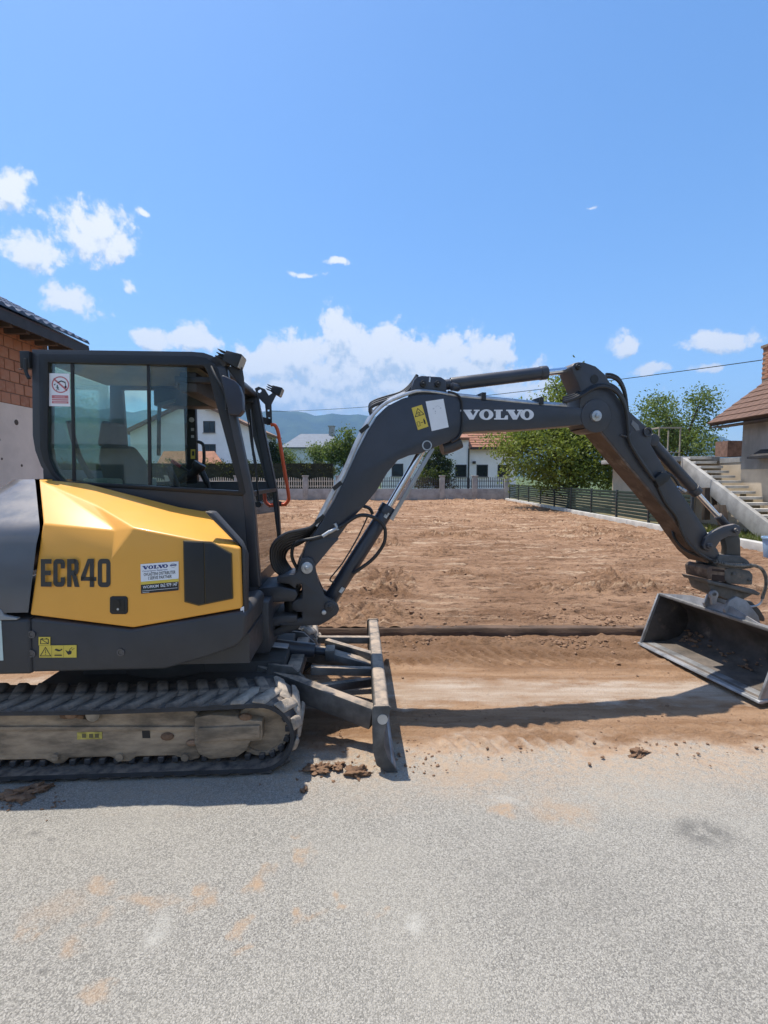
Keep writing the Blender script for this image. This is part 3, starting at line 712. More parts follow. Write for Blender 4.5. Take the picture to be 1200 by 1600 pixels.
# big bushy tree behind the slat fence
YB = 24.5; bs = (PX(893, 760, YB).x, YB, .15)
bl = crown_px([(800,688,40,24),(845,660,46,32),(850,708,60,40),(900,650,50,40),(905,700,60,46),(945,690,46,44),(950,735,40,26),(885,745,60,22),(890,610,24,34),(870,596,16,22),(905,625,30,40),(830,735,34,20),(925,640,30,30),(795,704,20,12),(970,740,26,18)], YB, bs, .9)
tree('walnut_tree', bs, 6.4, bl, leaf_w, 27000, .17, 'big bushy sunlit green tree standing behind the slat fence under the arm', 3, .2)
YS = 23.0; bs = (PX(1062, 760, YS).x, YS, .2)
bl = crown_px([(1030,640,22,20),(1022,665,24,20),(1050,660,26,24),(1082,640,22,26),(1088,625,14,14),(1075,680,30,24),(1040,690,30,20),(1096,668,14,16),(1060,700,40,20),(1012,632,12,10),(1005,700,24,26)], YS, bs, .9)
tree('locust_tree', bs, 5.2, bl, leaf_l, 10000, .135, 'airy light green tree showing sky gaps behind the terrace railing', 5, .11, clump=22, spread=.26)
YT = 44; bs = (PX(538, 745, YT).x, YT, .1)
bl = crown_px([(537,690,20,16),(528,705,22,18),(545,705,20,20),(540,725,26,20),(556,715,16,18)], YT, bs)
tree('fruit_tree', bs, 5, bl, leaf_m, 5000, .26, 'round green tree between the grey roofed house and the boom', 8, .15)
YC = 35.6; bs = (PX(682, 745, YC).x, YC, .1)
bl = crown_px([(683,705,13,9),(680,717,20,12),(684,730,24,14),(678,744,27,14),(690,700,14,10),(684,694,10,8)], YC, bs, .4)
tree('spruce_tree', bs, 3.6, bl, leaf_d, 7000, .17, 'dark conifer in front of the red roofed house behind the railing', 9, .12, clump=26, spread=.2)
leaf_r = leafmat('copper leaf', (.06, .022, .018), (.10, .04, .028), (.07, .03, .02))
bs = (PX(668, 752, 34.6).x, 34.6, .1); t = empty('copper_shrub', Frame(bs)); tag(t, 'reddish shrub under the dark conifer behind the railing', 'shrub')
foliage('leaves', leaf_r, [(0, 0, 1.0, 1.1, .5, .55), (1.2, 0, .8, .7, .4, .45)], 2200, .13, 4, t)
for (u, v, Y, ru, rv, lab, mm) in ((358,700,42,13,24,'small green tree beside the white gabled house behind the hedge',leaf_m),(425,708,43,12,20,'dark young tree at the corner of the white gabled house',leaf_d),(498,706,47,16,12,'low bright bush in front of the pale house wall',leaf_l),
                           (440,712,46,18,10,'low yellow green bush left of the pale house',leaf_l),(985,748,30,50,16,'leafy shrub mass beyond the slat fence near its middle',leaf_m),(1040,752,27,40,12,'weedy green shrub beyond the slat fence close to the steps',leaf_l),(745,690,46,30,12,'green treetop showing over the red roofed house',leaf_m)):
    p = PX(u, v, Y); bs = (p.x, Y, .1); t = empty('shrub', Frame(bs)); tag(t, lab, 'shrub'); k = Y/FPX
    foliage('leaves', mm, [(0, 0, p.z-.1, ru*k, ru*k*.7, rv*k), (ru*k*.4, .2, p.z-.5, ru*k*.8, ru*k*.6, rv*k*.8)], 2200, .2, int(u), t, clump=26)
    b = MB(); b.tube([(0, 0, -.1), (.05, 0, max(.3, (p.z-.1)*.5)), (0, .05, max(.5, p.z-.1))], .05, 6, 3); b.build('stem', bark, t)
# hedge behind the picket fence
x0, x1 = cx[0]-.5, PX(524, 740, WY+.9).x
he = empty('hedge', Frame((0, WY+.9, .1))); tag(he, 'long clipped dark green hedge behind the cream pickets', 'hedge')
bl = [(x, 0, z, .55, .42, .5) for x in np.arange(x0, x1-.3, .55) for z in (.6, 1.2, 1.75, 2.28+.06*math.sin(x*2))]
foliage('leaves', leaf_h, bl, 26000, .12, 21, he, clump=18, spread=.12, flat=.1)
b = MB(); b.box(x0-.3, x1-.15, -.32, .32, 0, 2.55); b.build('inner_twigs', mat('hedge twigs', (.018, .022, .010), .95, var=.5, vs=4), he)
# weeds on the strip right of the kerb
rng = np.random.default_rng(5); V = []; Fq = []
for i in range(5200):
    x = KX+.25+abs(rng.normal(0, .9)); y = rng.uniform(8.6, 15.5); hh = rng.uniform(.05, .22); a = rng.uniform(0, 6.28); w = .012
    lx, ly = rng.normal(0, .06), rng.normal(0, .06); o = len(V); z = .12
    V += [(x-w*math.cos(a), y-w*math.sin(a), z), (x+w*math.cos(a), y+w*math.sin(a), z), (x+lx, y+ly, z+hh)]; Fq.append((o, o+1, o+2))
me = bpy.data.meshes.new('grass'); me.from_pydata(V, [], Fq); me.materials.append(leaf_g); link('grass', me, kind='stuff', smooth=None)
b = MB(); b.add([(KX+.2, 5.3, .14), (40, 5.3, .14), (40, 40, .14), (KX+.2, 40, .14)], [(0, 1, 2, 3)])
b.build('yard', mat('grassy yard soil', (.16, .14, .07), .95, var=.4, vs=2, bmp=.3, bs=20), kind='structure', smooth=None)

# ------------------------------------------------------------------ houses
def window(b_parent, x0, x1, z0, z1, y, mull=True, nrm=-1):
    f = MB(); d = .05; w = x1-x0
    f.box(x0, x1, y-.03, y+.05, z0, z0+.07); f.box(x0, x1, y-.03, y+.05, z1-.07, z1)
    f.box(x0, x0+.07, y-.03, y+.05, z0+.07, z1-.07); f.box(x1-.07, x1, y-.03, y+.05, z0+.07, z1-.07)
    if mull: f.box((x0+x1)/2-.03, (x0+x1)/2+.03, y-.02, y+.04, z0+.07, z1-.07)
    wi = f.build('window', winframe, b_parent)
    f = MB(); f.box(x0-.08, x1+.08, y-.10, y-.031, z0-.06, z0-.01); f.build('sill', concr, wi)
    g_ = MB(); g_.add([(x0+.06, y-.012, z0+.06), (x1-.06, y-.012, z0+.06), (x1-.06, y-.012, z1-.06), (x0+.06, y-.012, z1-.06)], [(0, 1, 2, 3)]); g_.build('pane', winglass, wi, smooth=None)
    return wi
def slab(b, pts, th):        # roof slab from 4 corner points, thickened downwards
    n = (Vector(pts[1])-Vector(pts[0])).cross(Vector(pts[3])-Vector(pts[0])).normalized()
    if n.z < 0: n = -n
    b.prism(pts, -n*th)
# white gabled house behind the cab
Y0 = 40; xr = PX(406, 700, Y0).x; ez = PX(406, 673, Y0).z; ap = PX(303, 626, Y0); wid = xr-ap.x
h1 = empty('house', Frame((ap.x, Y0, 0))); tag(h1, 'white gabled house with brown roof seen through the cab', 'house')
az_ = ap.z; b = MB(); b.prism([(-wid, 0, 0), (wid, 0, 0), (wid, 0, ez), (0, 0, az_), (-wid, 0, ez)], (0, 6, 0)); b.build('wall', whitewall, h1)
b = MB()
for s_ in (-1, 1):
    e = (s_*(wid+.45), ez-.2); slab(b, [(e[0], -.5, e[1]+.12), (0, -.5, az_+.16), (0, 6.5, az_+.16), (e[0], 6.5, e[1]+.12)], .22)
b.build('roof', brownroof, h1)
b = MB(); b.box(2.0, 2.6, 2.6, 3.2, az_-1.2, az_+.9); b.build('chimney', redroof, h1)
for (u0, u1, v0, v1) in ((318,336,658,676),(318,337,694,710),(352,366,658,674)):
    a = PX(u0, v1, Y0); c = PX(u1, v0, Y0); window(h1, a.x-ap.x, c.x-ap.x, a.z, c.z, 0)
sh = PX(330, 712, 37); s1 = empty('shed', Frame((sh.x, 37, 0))); tag(s1, 'low shed with reddish roof before the white gabled house', 'shed')
b = MB(); b.box(-4, 1.1, 0, 3, 0, 2.2); b.build('wall', whitewall, s1)
b = MB(); slab(b, [(-4.3, -.4, 2.15), (1.45, -.4, 2.15), (-.3, 1.6, 3.75), (-4.3, 1.6, 3.75)], .15); b.build('roof', redroof, s1)
# grey roofed house
Y0 = 60; a = PX(446, 720, Y0); c = PX(520, 699, Y0); h2 = empty('house', Frame((a.x, Y0, 0))); tag(h2, 'low pale house with blue grey hip roof in front of the mountain', 'house')
w2 = c.x-a.x; e2 = PX(480, 699, Y0).z; r2 = PX(480, 678, Y0+3.5).z
b = MB(); b.box(0, w2, 0, 7, 0, e2); b.build('wall', palewall, h2)
b = MB(); slab(b, [(-.5, -.5, e2), (w2+.5, -.5, e2), (w2-.1, 3.5, r2), (1.3, 3.5, r2)], .2); slab(b, [(-.5, 7.5, e2), (w2+.5, 7.5, e2), (w2-.1, 3.5, r2), (1.3, 3.5, r2)], .2)
b.add([(-.5, -.5, e2), (1.3, 3.5, r2), (-.5, 7.5, e2)], [(0, 1, 2)])
rf = b.build('roof', greyroof, h2)
b = MB(); q = PX(518, 680, Y0+3); b.box(q.x-a.x-.35, q.x-a.x+.35, 3, 3.6, r2-.6, r2+.9); b.box(q.x-a.x-.45, q.x-a.x+.45, 2.9, 3.7, r2+.9, r2+1); b.build('chimney', concr, rf)
p_ = PX(497, 710, Y0); window(h2, p_.x-a.x-.6, p_.x-a.x+.6, 2.6, 3.9, 0)
# red roofed white house
Y0 = 39; a = PX(596, 745, Y0); e1 = PX(808, 697, Y0); h3 = empty('house', Frame((a.x, Y0, 0))); tag(h3, 'white single storey house with red tiled roof behind the railing', 'house')
w3 = e1.x-a.x; e3 = e1.z; gx = PX(732, 696, Y0).x-a.x
tz, rz = PX(660, 684, Y0).z, PX(660, 662, Y0).z
b = MB(); b.box(0, gx, 0, 8, 0, tz); b.box(gx, w3, .15, 8, 0, e3); b.build('wall', whitewall, h3)
b = MB()
slab(b, [(gx+.05, -.45, e3-.12), (w3+.5, -.45, e3-.12), (w3+.5, 4.0, e3+2.6), (gx+.05, 4.0, e3+2.6)], .2)
slab(b, [(gx+.05, 8.45, e3-.12), (w3+.5, 8.45, e3-.12), (w3+.5, 4.0, e3+2.6), (gx+.05, 4.0, e3+2.6)], .2)
slab(b, [(-.4, -.4, tz), (gx+.02, -.4, tz), (gx+.02, 4, rz), (-.4, 4, rz)], .2); slab(b, [(-.4, 8.4, tz), (gx+.02, 8.4, tz), (gx+.02, 4, rz), (-.4, 4, rz)], .2)
rf = b.build('roof', redroof, h3)
b = MB()                                   # rows of tiles on the slope that faces the plot
for k in range(13):
    t = k/13; y_ = -.45+4.45*t; z_ = e3-.12+2.72*t; b.box(gx+.1, w3+.5, y_-.02, y_+.05, z_+.0, z_+.035)
b.build('tile_rows', redroof, rf, smooth=None)
for (u0, u1, v0, v1) in ((612,630,724.5,744),(711,729,726,745),(745,763,726,745),(778,796,726,745)):
    p, q = PX(u0, v1, Y0), PX(u1, v0, Y0); window(h3, p.x-a.x, q.x-a.x, p.z, q.z, 0 if u0 < 732 else .15, False)
p = PX(732, 730, Y0); b = MB(); b.cyl((p.x-a.x, -.06, 0), (p.x-a.x, -.06, e3-.2), .06, n=8); b.build('downpipe', fascia, h3)
b = MB(); b.box(gx+.1, w3+.5, -.52, -.40, e3-.26, e3-.14); b.build('gutter', fascia, h3)
p = PX(741, 722.5, Y0); b = MB(); b.box(p.x-a.x-.12, p.x-a.x+.12, -.08, .14, p.z-.1, p.z+.1); b.build('wall_lamp', winframe, h3, bevel=.02)

# house on the near side of the street: only its reflection shows, in the cab glass
h6 = empty('house', Frame((-9, -17, 0))); tag(h6, 'pale house across the street seen only reflected in the cab glass', 'house')
b = MB(); b.box(-7, 3, -8, 0, 0, 3.3); b.build('wall', whitewall, h6)
b = MB(); slab(b, [(-7.6, .5, 3.2), (3.6, .5, 3.2), (3.6, -4, 4.6), (-7.6, -4, 4.6)], .2); slab(b, [(-7.6, -8.6, 3.2), (3.6, -8.6, 3.2), (3.6, -4, 4.6), (-7.6, -4, 4.6)], .2); b.build('roof', greyroof, h6)
for x in (-5.4, -2.2, 1.2):
    f = MB(); f.box(x, x+1.2, -.02, .04, 1.0, 2.3); wi = f.build('window', winframe, h6); f = MB(); f.box(x+.08, x+1.12, .041, .046, 1.08, 2.22); f.build('pane', winglass, wi)
bs = (-2.2, -10.5, 0); tree('street_tree', bs, 5.5, [(0, 0, 3.6, 1.5, 1.4, 1.5), (.8, .3, 4.6, 1.1, 1, 1), (-.8, 0, 4.4, 1.1, 1, 1.1)], leaf_m, 5000, .2, 'green tree across the street seen only as a reflection', 14, .12)

# unfinished house at the left
XL = -7.5; h4 = empty('unfinished_house', Frame((XL, 6, 0))); tag(h4, 'unfinished house of bare hollow bricks over pale plaster left of the cab', 'house')
zb, ze = PXX(20, 632, XL).z, 4.62; LEN = 5.1
b = MB(); b.box(-6, 0, 0, LEN, 0, zb); b.build('plaster_wall', plaster, h4)
b = MB()
for i in range(15):
    y, z, r = random.uniform(2.6, 6), random.uniform(1.9, zb-.25), random.choice((.025, .03, .04, .06)); b.cyl((.0, y, z), (.006, y, z), r, r*.75, 9)
b.build('plaster_hole', mat('plaster pit', (.09, .07, .055), .95), h4, smooth=None, kind='stuff')
b = MB(); b.box(-6, -.012, 0, LEN, zb, ze+.15); b.build('brick_bed', mortar, h4)
bb = MB(); bb.box(-.06, .012, 0, .235, 0, .205); bk0 = bb.build('brick', brickm, h4, bevel=.006, segs=1); first = True; f4 = FR[h4.name]
row = 0; z = zb+.01
while z < ze-.05:
    y = 1.4-(.125 if row % 2 else 0)
    while y < LEN-.26:
        f = Frame(f4.o+Vector((random.uniform(-.006, .008), y+random.uniform(-.004, .004), z)), random.uniform(-1, 1))
        if first: bk0.matrix_local = f4.m.inverted() @ f.m; FR[bk0.name] = f; first = False
        else: dup(bk0, h4, f)
        y += .252
    z += .222; row += 1
b = MB(); b.box(-.02, .14, 0, LEN, ze+.15, ze+.33); b.build('ring_beam', mat('raw concrete beam', (.17, .12, .085), .9, var=.3), h4)
ez4 = PXX(20, 489, -6.9).z
b = MB()
sx4 = math.tan(R(27)); rz0 = ez4
slab(b, [(.62, -.6, rz0), (.62, LEN+.5, rz0), (-6, LEN+.5, rz0+6.62*sx4), (-6, -.6, rz0+6.62*sx4)], .07)
rf = b.build('roof', darkroof, h4)
b = MB(); b.box(.58, .62, -.6, LEN+.5, rz0-.22, rz0-.03); b.build('fascia', fascia, h4)
b = MB(); b.box(.12, .57, -.6, LEN+.5, rz0-.16, rz0-.12); b.build('soffit', mat('dark timber soffit', (.05, .035, .025), .8), h4)
b = MB()
for i in range(18): y = .3+i*.42; b.box(.12, .56, y, y+.09, rz0-.26, rz0-.165)
b.build('rafter_ends', wood, h4, kind='stuff')
# wavy glazed tiles, in courses
b = MB(); nw = int((LEN+1.1)/.05)
for k in range(14):
    xa = .66-k*.30; za = rz0+.045+(k*.30)*sx4
    V = []; 
    for i in range(nw+1):
        y = -.6+i*.05; wv_ = .028*math.sin(i*math.pi/2.5)
        V += [(xa, y, za-.02), (xa, y, za+.03+wv_), (xa-.33, y, za+.33*sx4+.008+wv_*.9)]
    b.add(V, [(i*3+j, i*3+j+1, i*3+j+4, i*3+j+3) for i in range(nw) for j in (0, 1)])
b.build('tile_courses', darkroof, rf, kind='stuff', smooth=60)
# right house with outside stair
XH = 10.65; YC_ = PXX(1157, 740, XH).y
h5 = empty('stair_house', Frame((XH, YC_, 0))); tag(h5, 'rendered house with brown tiled eaves beside the concrete stair', 'house')
z_e = PXX(1108, 662, 10.2).z; z_m = 1.95
b = MB(); b.box(0, 7, -7, 0, z_m, z_e+.4); b.build('upper_wall', render_eave_shade, h5)  # darker than the lower wall: the eave shadow is coloured in here
b = MB(); b.box(.01, 7, -7, -.01, 0, z_m); b.build('lower_wall', render_beige, h5)
b = MB(); b.box(.42, 7, .0, 5, 0, 2.18); b.build('side_wall', render_beige, h5)
b = MB(); b.box(.40, 7, .02, 5, 2.181, 2.34); b.build('terrace_slab', concr, h5)
YE = PXX(1108, 662, 10.2).y-YC_
b = MB(); tx = math.tan(R(37))
slab(b, [(-.45, YE, z_e), (-.45, -8, z_e), (3.4, -8, z_e+3.85*tx), (3.4, YE, z_e+3.85*tx)], .10); rf5 = b.build('roof', mat('roof underlay', (.06, .04, .03), .9), h5)
b = MB(); b.box(-.43, 0.0, -8, YE-.02, z_e-.135, z_e-.105); b.build('soffit', wood, h5)
tm = MB(); tm.prism([(0, 0, .0), (.36, 0, .0), (.36, 0, .012), (0, 0, .034)], (0, .285, 0)); t0 = tm.build('roof_tile', browntile, h5, bevel=.004, segs=1)
f5 = FR[h5.name]; first = True
for k in range(9):
    for j in range(14):
        xx = -.50+k*.31*math.cos(R(37)); yy = YE-.29*(j+1)-(0 if k % 2 else .0)
        if yy < -4.4: continue
        M_ = Matrix.Translation(f5.o+Vector((xx, yy, z_e+.02+(xx+.45)*tx+random.uniform(0, .006)))) @ Matrix.Rotation(-R(37)+random.uniform(-.012, .012), 4, 'Y') @ Matrix.Rotation(random.uniform(-.012, .012), 4, 'Z')
        c = t0 if first else t0.copy()
        if not first: COL.objects.link(c); c.parent = h5
        c.matrix_local = f5.m.inverted() @ M_; first = False
chp = PXX(1190, 600, 11.9)
b = MB(); cyx = chp.y-YC_; b.box(1.25, 1.85, cyx-.6, cyx, z_e+.6, 5.75); b.box(1.2, 1.9, cyx-.65, cyx+.05, 5.75, 5.83)
chm = b.build('chimney', mortar, rf5)
bb = MB(); bb.box(0, .012, 0, .24, 0, .066); ck0 = None
bmz = []
z = z_e+1.4; row = 0
cb = MB(); cb.box(-.012, .01, .004, .236, 0, .062); ck0 = cb.build('brick', brickm, chm, bevel=.003, segs=1); first = True
while z < 5.7:
    for side in (0, 1):
        y = 0 if row % 2 else -.12
        while y < .6:
            if side == 0: M_ = Matrix.Translation(f5.o+Vector((1.25, cyx-.6+max(0, y), z)))
            else: M_ = Matrix.Translation(f5.o+Vector((1.25+max(0, y), cyx-.6, z))) @ Matrix.Rotation(-math.pi/2, 4, 'Z') @ Matrix.Scale(-1, 4, (0, 1, 0)) if False else Matrix.Translation(f5.o+Vector((1.25+max(0, y)+.24, cyx-.6, z))) @ Matrix.Rotation(math.pi/2, 4, 'Z')
            if y+.24 <= .62:
                c = ck0 if first else ck0.copy()
                if not first: COL.objects.link(c); c.parent = chm
                c.matrix_local = FR[chm.name].m.inverted() @ M_; first = False
            y += .248
    z += .075; row += 1
b = MB(); p = PXX(1186, 716, XH); b.box(-.35, 0, p.y-YC_-3, p.y-YC_, 2.24, 2.30); b.add([(-.32, p.y-YC_-3, 2.31), (-.32, p.y-YC_-.05, 2.31), (-.01, p.y-YC_-.05, 2.50), (-.01, p.y-YC_-3, 2.50)], [(0, 1, 2, 3)])
b.build('canopy', fascia, h5)
# terrace and stair
zl = PXX(1064, 713, 9.75).z; Ytop, Ybot = PXX(1064, 713, 9.75).y, PXX(1196, 822, 9.75).y
st = empty('concrete_stair', Frame((9.75, Ybot, 0))); tag(st, 'outside concrete stair climbing to the terrace beside the beige wall', 'stair')
run = Ytop-Ybot; zb0 = PXX(1196, 822, 9.75).z
b = MB(); th = .34
b.prism([(0, -.25, zb0-.40), (0, .12, zb0-.40), (0, run+.0, zl-.42), (0, run+.0, zl), (0, -.25, zb0)], (.13, 0, 0)); b.build('stringer', concr, st, bevel=.01)
ns = 15; tr0 = None
for k in range(ns):
    y = -.5+(run+.5)*k/ns; z = zb0-.32+(zl-zb0+.32)*(k+1)/ns-.03
    if tr0 is None:
        q = MB(); q.box(.131, .82, 0, .30, -.075, 0); tr0 = q.build('step', concr2, st, Frame((9.75, Ybot+y, z)), bevel=.008)
    else: dup(tr0, st, Frame((9.75, Ybot+y, z)))
te = empty('terrace', Frame((9.75, Ytop, 0))); tag(te, 'raised terrace slab with thin metal railing at the head of the stair', 'terrace')
b = MB(); b.box(-.75, 1.32, .05, 4.2, zl-.16, zl); b.build('slab', concr, te, bevel=.01)
b = MB(); b.box(-.3, 1.3, 1.2, 4.1, 0, zl-.161); b.build('room_wall', render_beige, te)
for x, y in ((-.70, .1), (.0, .1), (.07, .9), (-.70, 2.1), (-.70, 4.05), (.1, 4.05), (.62, 4.05), (1.2, 4.05)):
    q = MB(); q.box(x, x+.035, y, y+.035, zl, zl+.92); q.build('railing_post', railm, te)
b = MB(); b.box(-.71, .05, .095, .14, zl+.92, zl+.965); b.box(-.71, -.66, .14, 4.1, zl+.92, zl+.965); b.box(-.66, 1.6, 4.05, 4.1, zl+.92, zl+.965); b.box(-.66, .0, .105, .13, zl+.12, zl+.15); b.build('handrail', railm, te)
b = MB(); b.box(1.62, 2.2, .15, .75, zl, zl+.52); b.build('brick_parapet', mat('brown brick parapet', (.18, .10, .07), .9, var=.3, vs=10), te)
wi_ = 0
for (u, v0, v1, lab, y_, lean) in ((1103,762,812,'dark timber prop standing under the stair landing',14.4,0),(1117,772,790,'short dark plank hanging by the wall under the stair',14.6,.1),(1127,790,822,'left one of two dark planks leaning under the stair',13.7,.25),(1136,790,824,'right one of two dark planks leaning under the stair',13.5,.2)):
    p, q = PX(u, v1, y_), PX(u+lean*8, v0, y_); b = MB(); b.bar((p.x, y_, max(.14, p.z)), (q.x, y_+lean, q.z), .13 if lean else .16, .05 if lean else .14, (0, 1, 0)); tag(b.build('timber', wood, bevel=.006), lab, 'timber')
p = PX(1197, 832, 9.6); t = empty('plastic_tub', Frame((p.x+.19, 9.6, .10))); tag(t, 'pale blue plastic tub in the weeds at the right edge', 'tub')
b = MB(); b.cyl((0, 0, 0), (0, 0, .42), .17, .21, 24); b.build('body', plasticblue, t, bevel=.01); b = MB(); b.ring((0, 0, .40), (0, 0, 1), .228, .20, .035, 24); b.build('rim', plasticblue, t)
# overhead cable
A, Bp = PX(300, 640, 42), PX(1191, 562.5, 13.5); pts = []
for i in range(41):
    s_ = i/40; q = A.lerp(Bp, s_); q.z -= 1.3*4*s_*(1-s_)*.5; pts.append(q)
b = MB(); b.tube(pts, .012, 5, 1); tag(b.build('power_cable', black), 'thin black overhead cable sagging across the sky', 'cable')

# ------------------------------------------------------------------ EXCAVATOR
M = Frame((-1.5, 3.52, 0), 3); BY = 10.0
kp = Vector((-.69, 3.56, 0)); B = Frame(kp, BY)
ex = empty('excavator', M); tag(ex, 'yellow and dark grey compact excavator parked on rubber tracks across the street edge', 'excavator')
def mp(pts, lat): return [M.px(u, v, lat) for u, v in pts]
def bp(pts, lat): return [B.px(u, v, lat) for u, v in pts]
def Bd(name, mb, m, parent=ex, **k): return mb.build(name, m, parent, B, **k)
def Md(name, mb, m, parent=ex, **k): return mb.build(name, m, parent, M, **k)
YN = -.84
# --- tracks
ic = M.px(404, 1160, -.87); RO, xr_ = .205, ic.x-1.78; zc = RO+.028
def track_pt(s):                     # outer belt surface, s along the path from the top rear going forward
    L = ic.x-xr_; c = math.pi*RO; per = 2*L+2*c; s %= per
    if s < L:
        t = s/L; return Vector((xr_+s, 0, zc+RO-.016*math.sin(math.pi*t))), Vector((1, 0, 0))
    s -= L
    if s < c: a = s/RO; return Vector((ic.x+RO*math.sin(a), 0, zc+RO*math.cos(a))), Vector((math.cos(a), 0, -math.sin(a)))
    s -= c
    if s < L: return Vector((ic.x-s, 0, zc-RO)), Vector((-1, 0, 0))
    s -= L; a = s/RO; return Vector((xr_-RO*math.sin(a), 0, zc-RO*math.cos(a))), Vector((-math.cos(a), 0, math.sin(a)))
PER = 2*(ic.x-xr_)+2*math.pi*RO
def make_track(l0, l1, sgn):
    b = MB(); n = 120; vs = []; th = .024
    for i in range(n):
        p, d = track_pt(PER*i/n); nn = Vector((-d.z, 0, d.x))
        vs += [(p.x, l0, p.z), (p.x, l1, p.z), (p.x-nn.x*th, l1, p.z-nn.z*th), (p.x-nn.x*th, l0, p.z-nn.z*th)]
    b.add(vs, [(i*4+k, i*4+(k+1) % 4, ((i+1) % n)*4+(k+1) % 4, ((i+1) % n)*4+k) for i in range(n) for k in range(4)])
    tk = Md('track', b, rubber, smooth=50)
    mid = (l0+l1)/2; g0 = None           # inner guide lugs
    for i in range(58 if sgn < 0 else 0):
        p, d = track_pt(PER*i/58); nn = Vector((-d.z, 0, d.x)); c = p-nn*(.034+.014)
        if g0 is None: q = MB(); q.box(-.017, .017, -.035, .035, -.017, .017); g0 = Md('guide_lug', q, rubber, tk, bevel=.004, segs=1)
        for yy in (l0+.11, mid+.06):
            k_ = g0 if (i == 0 and yy < mid) else g0.copy()
            if k_ is not g0: COL.objects.link(k_); k_.parent = tk
            k_.matrix_local = Matrix(((d.x, 0, nn.x, c.x), (0, 1, 0, yy), (d.z, 0, nn.z, c.z), (0, 0, 0, 1)))
    # outer lugs, one mesh for each half of the chevron
    w = abs(l1-l0); proto = []
    for half in (0, 1):
        q = MB(); y0, y1 = (-w/2-.002, .03) if half == 0 else (-.03, w/2+.002); sl = .075 if half == 0 else -.075
        hgt = .022; xa, xb = (-.043, .043)
        base = [(xa-sl/2, y0, -.004), (xb-sl/2, y0, -.004), (xb+sl/2, y1, -.004), (xa+sl/2, y1, -.004)]
        top = [(xa-sl/2+.014, y0+.012, hgt), (xb-sl/2-.014, y0+.012, hgt), (xb+sl/2-.014, y1-.012, hgt), (xa+sl/2+.014, y1-.012, hgt)]
        q.add(base+top, [(0, 3, 2, 1), (4, 5, 6, 7), (0, 1, 5, 4), (1, 2, 6, 5), (2, 3, 7, 6), (3, 0, 4, 7)])
        proto.append(Md('tread_lug', q, lugm, tk, bevel=.007, segs=1))
    nl = 40
    for half in (0, 1):
        for i in range(nl):
            p, d = track_pt(PER*(i+.5*half)/nl); nn = Vector((-d.z, 0, d.x))
            m4 = Matrix(((d.x, 0, nn.x, p.x), (0, 1, 0, mid), (d.z, 0, nn.z, p.z), (0, 0, 0, 1)))
            c = proto[half] if i == 0 else proto[half].copy()
            if i: COL.objects.link(c); c.parent = tk
            c.matrix_local = m4
            if p.x > ic.x-.10 and p.z > .05 and random.random() < .85: c.material_slots[0].link = 'OBJECT'; c.material_slots[0].material = lugmud
    return tk
make_track(-.87, -.52, -1); make_track(.52, .87, 1)
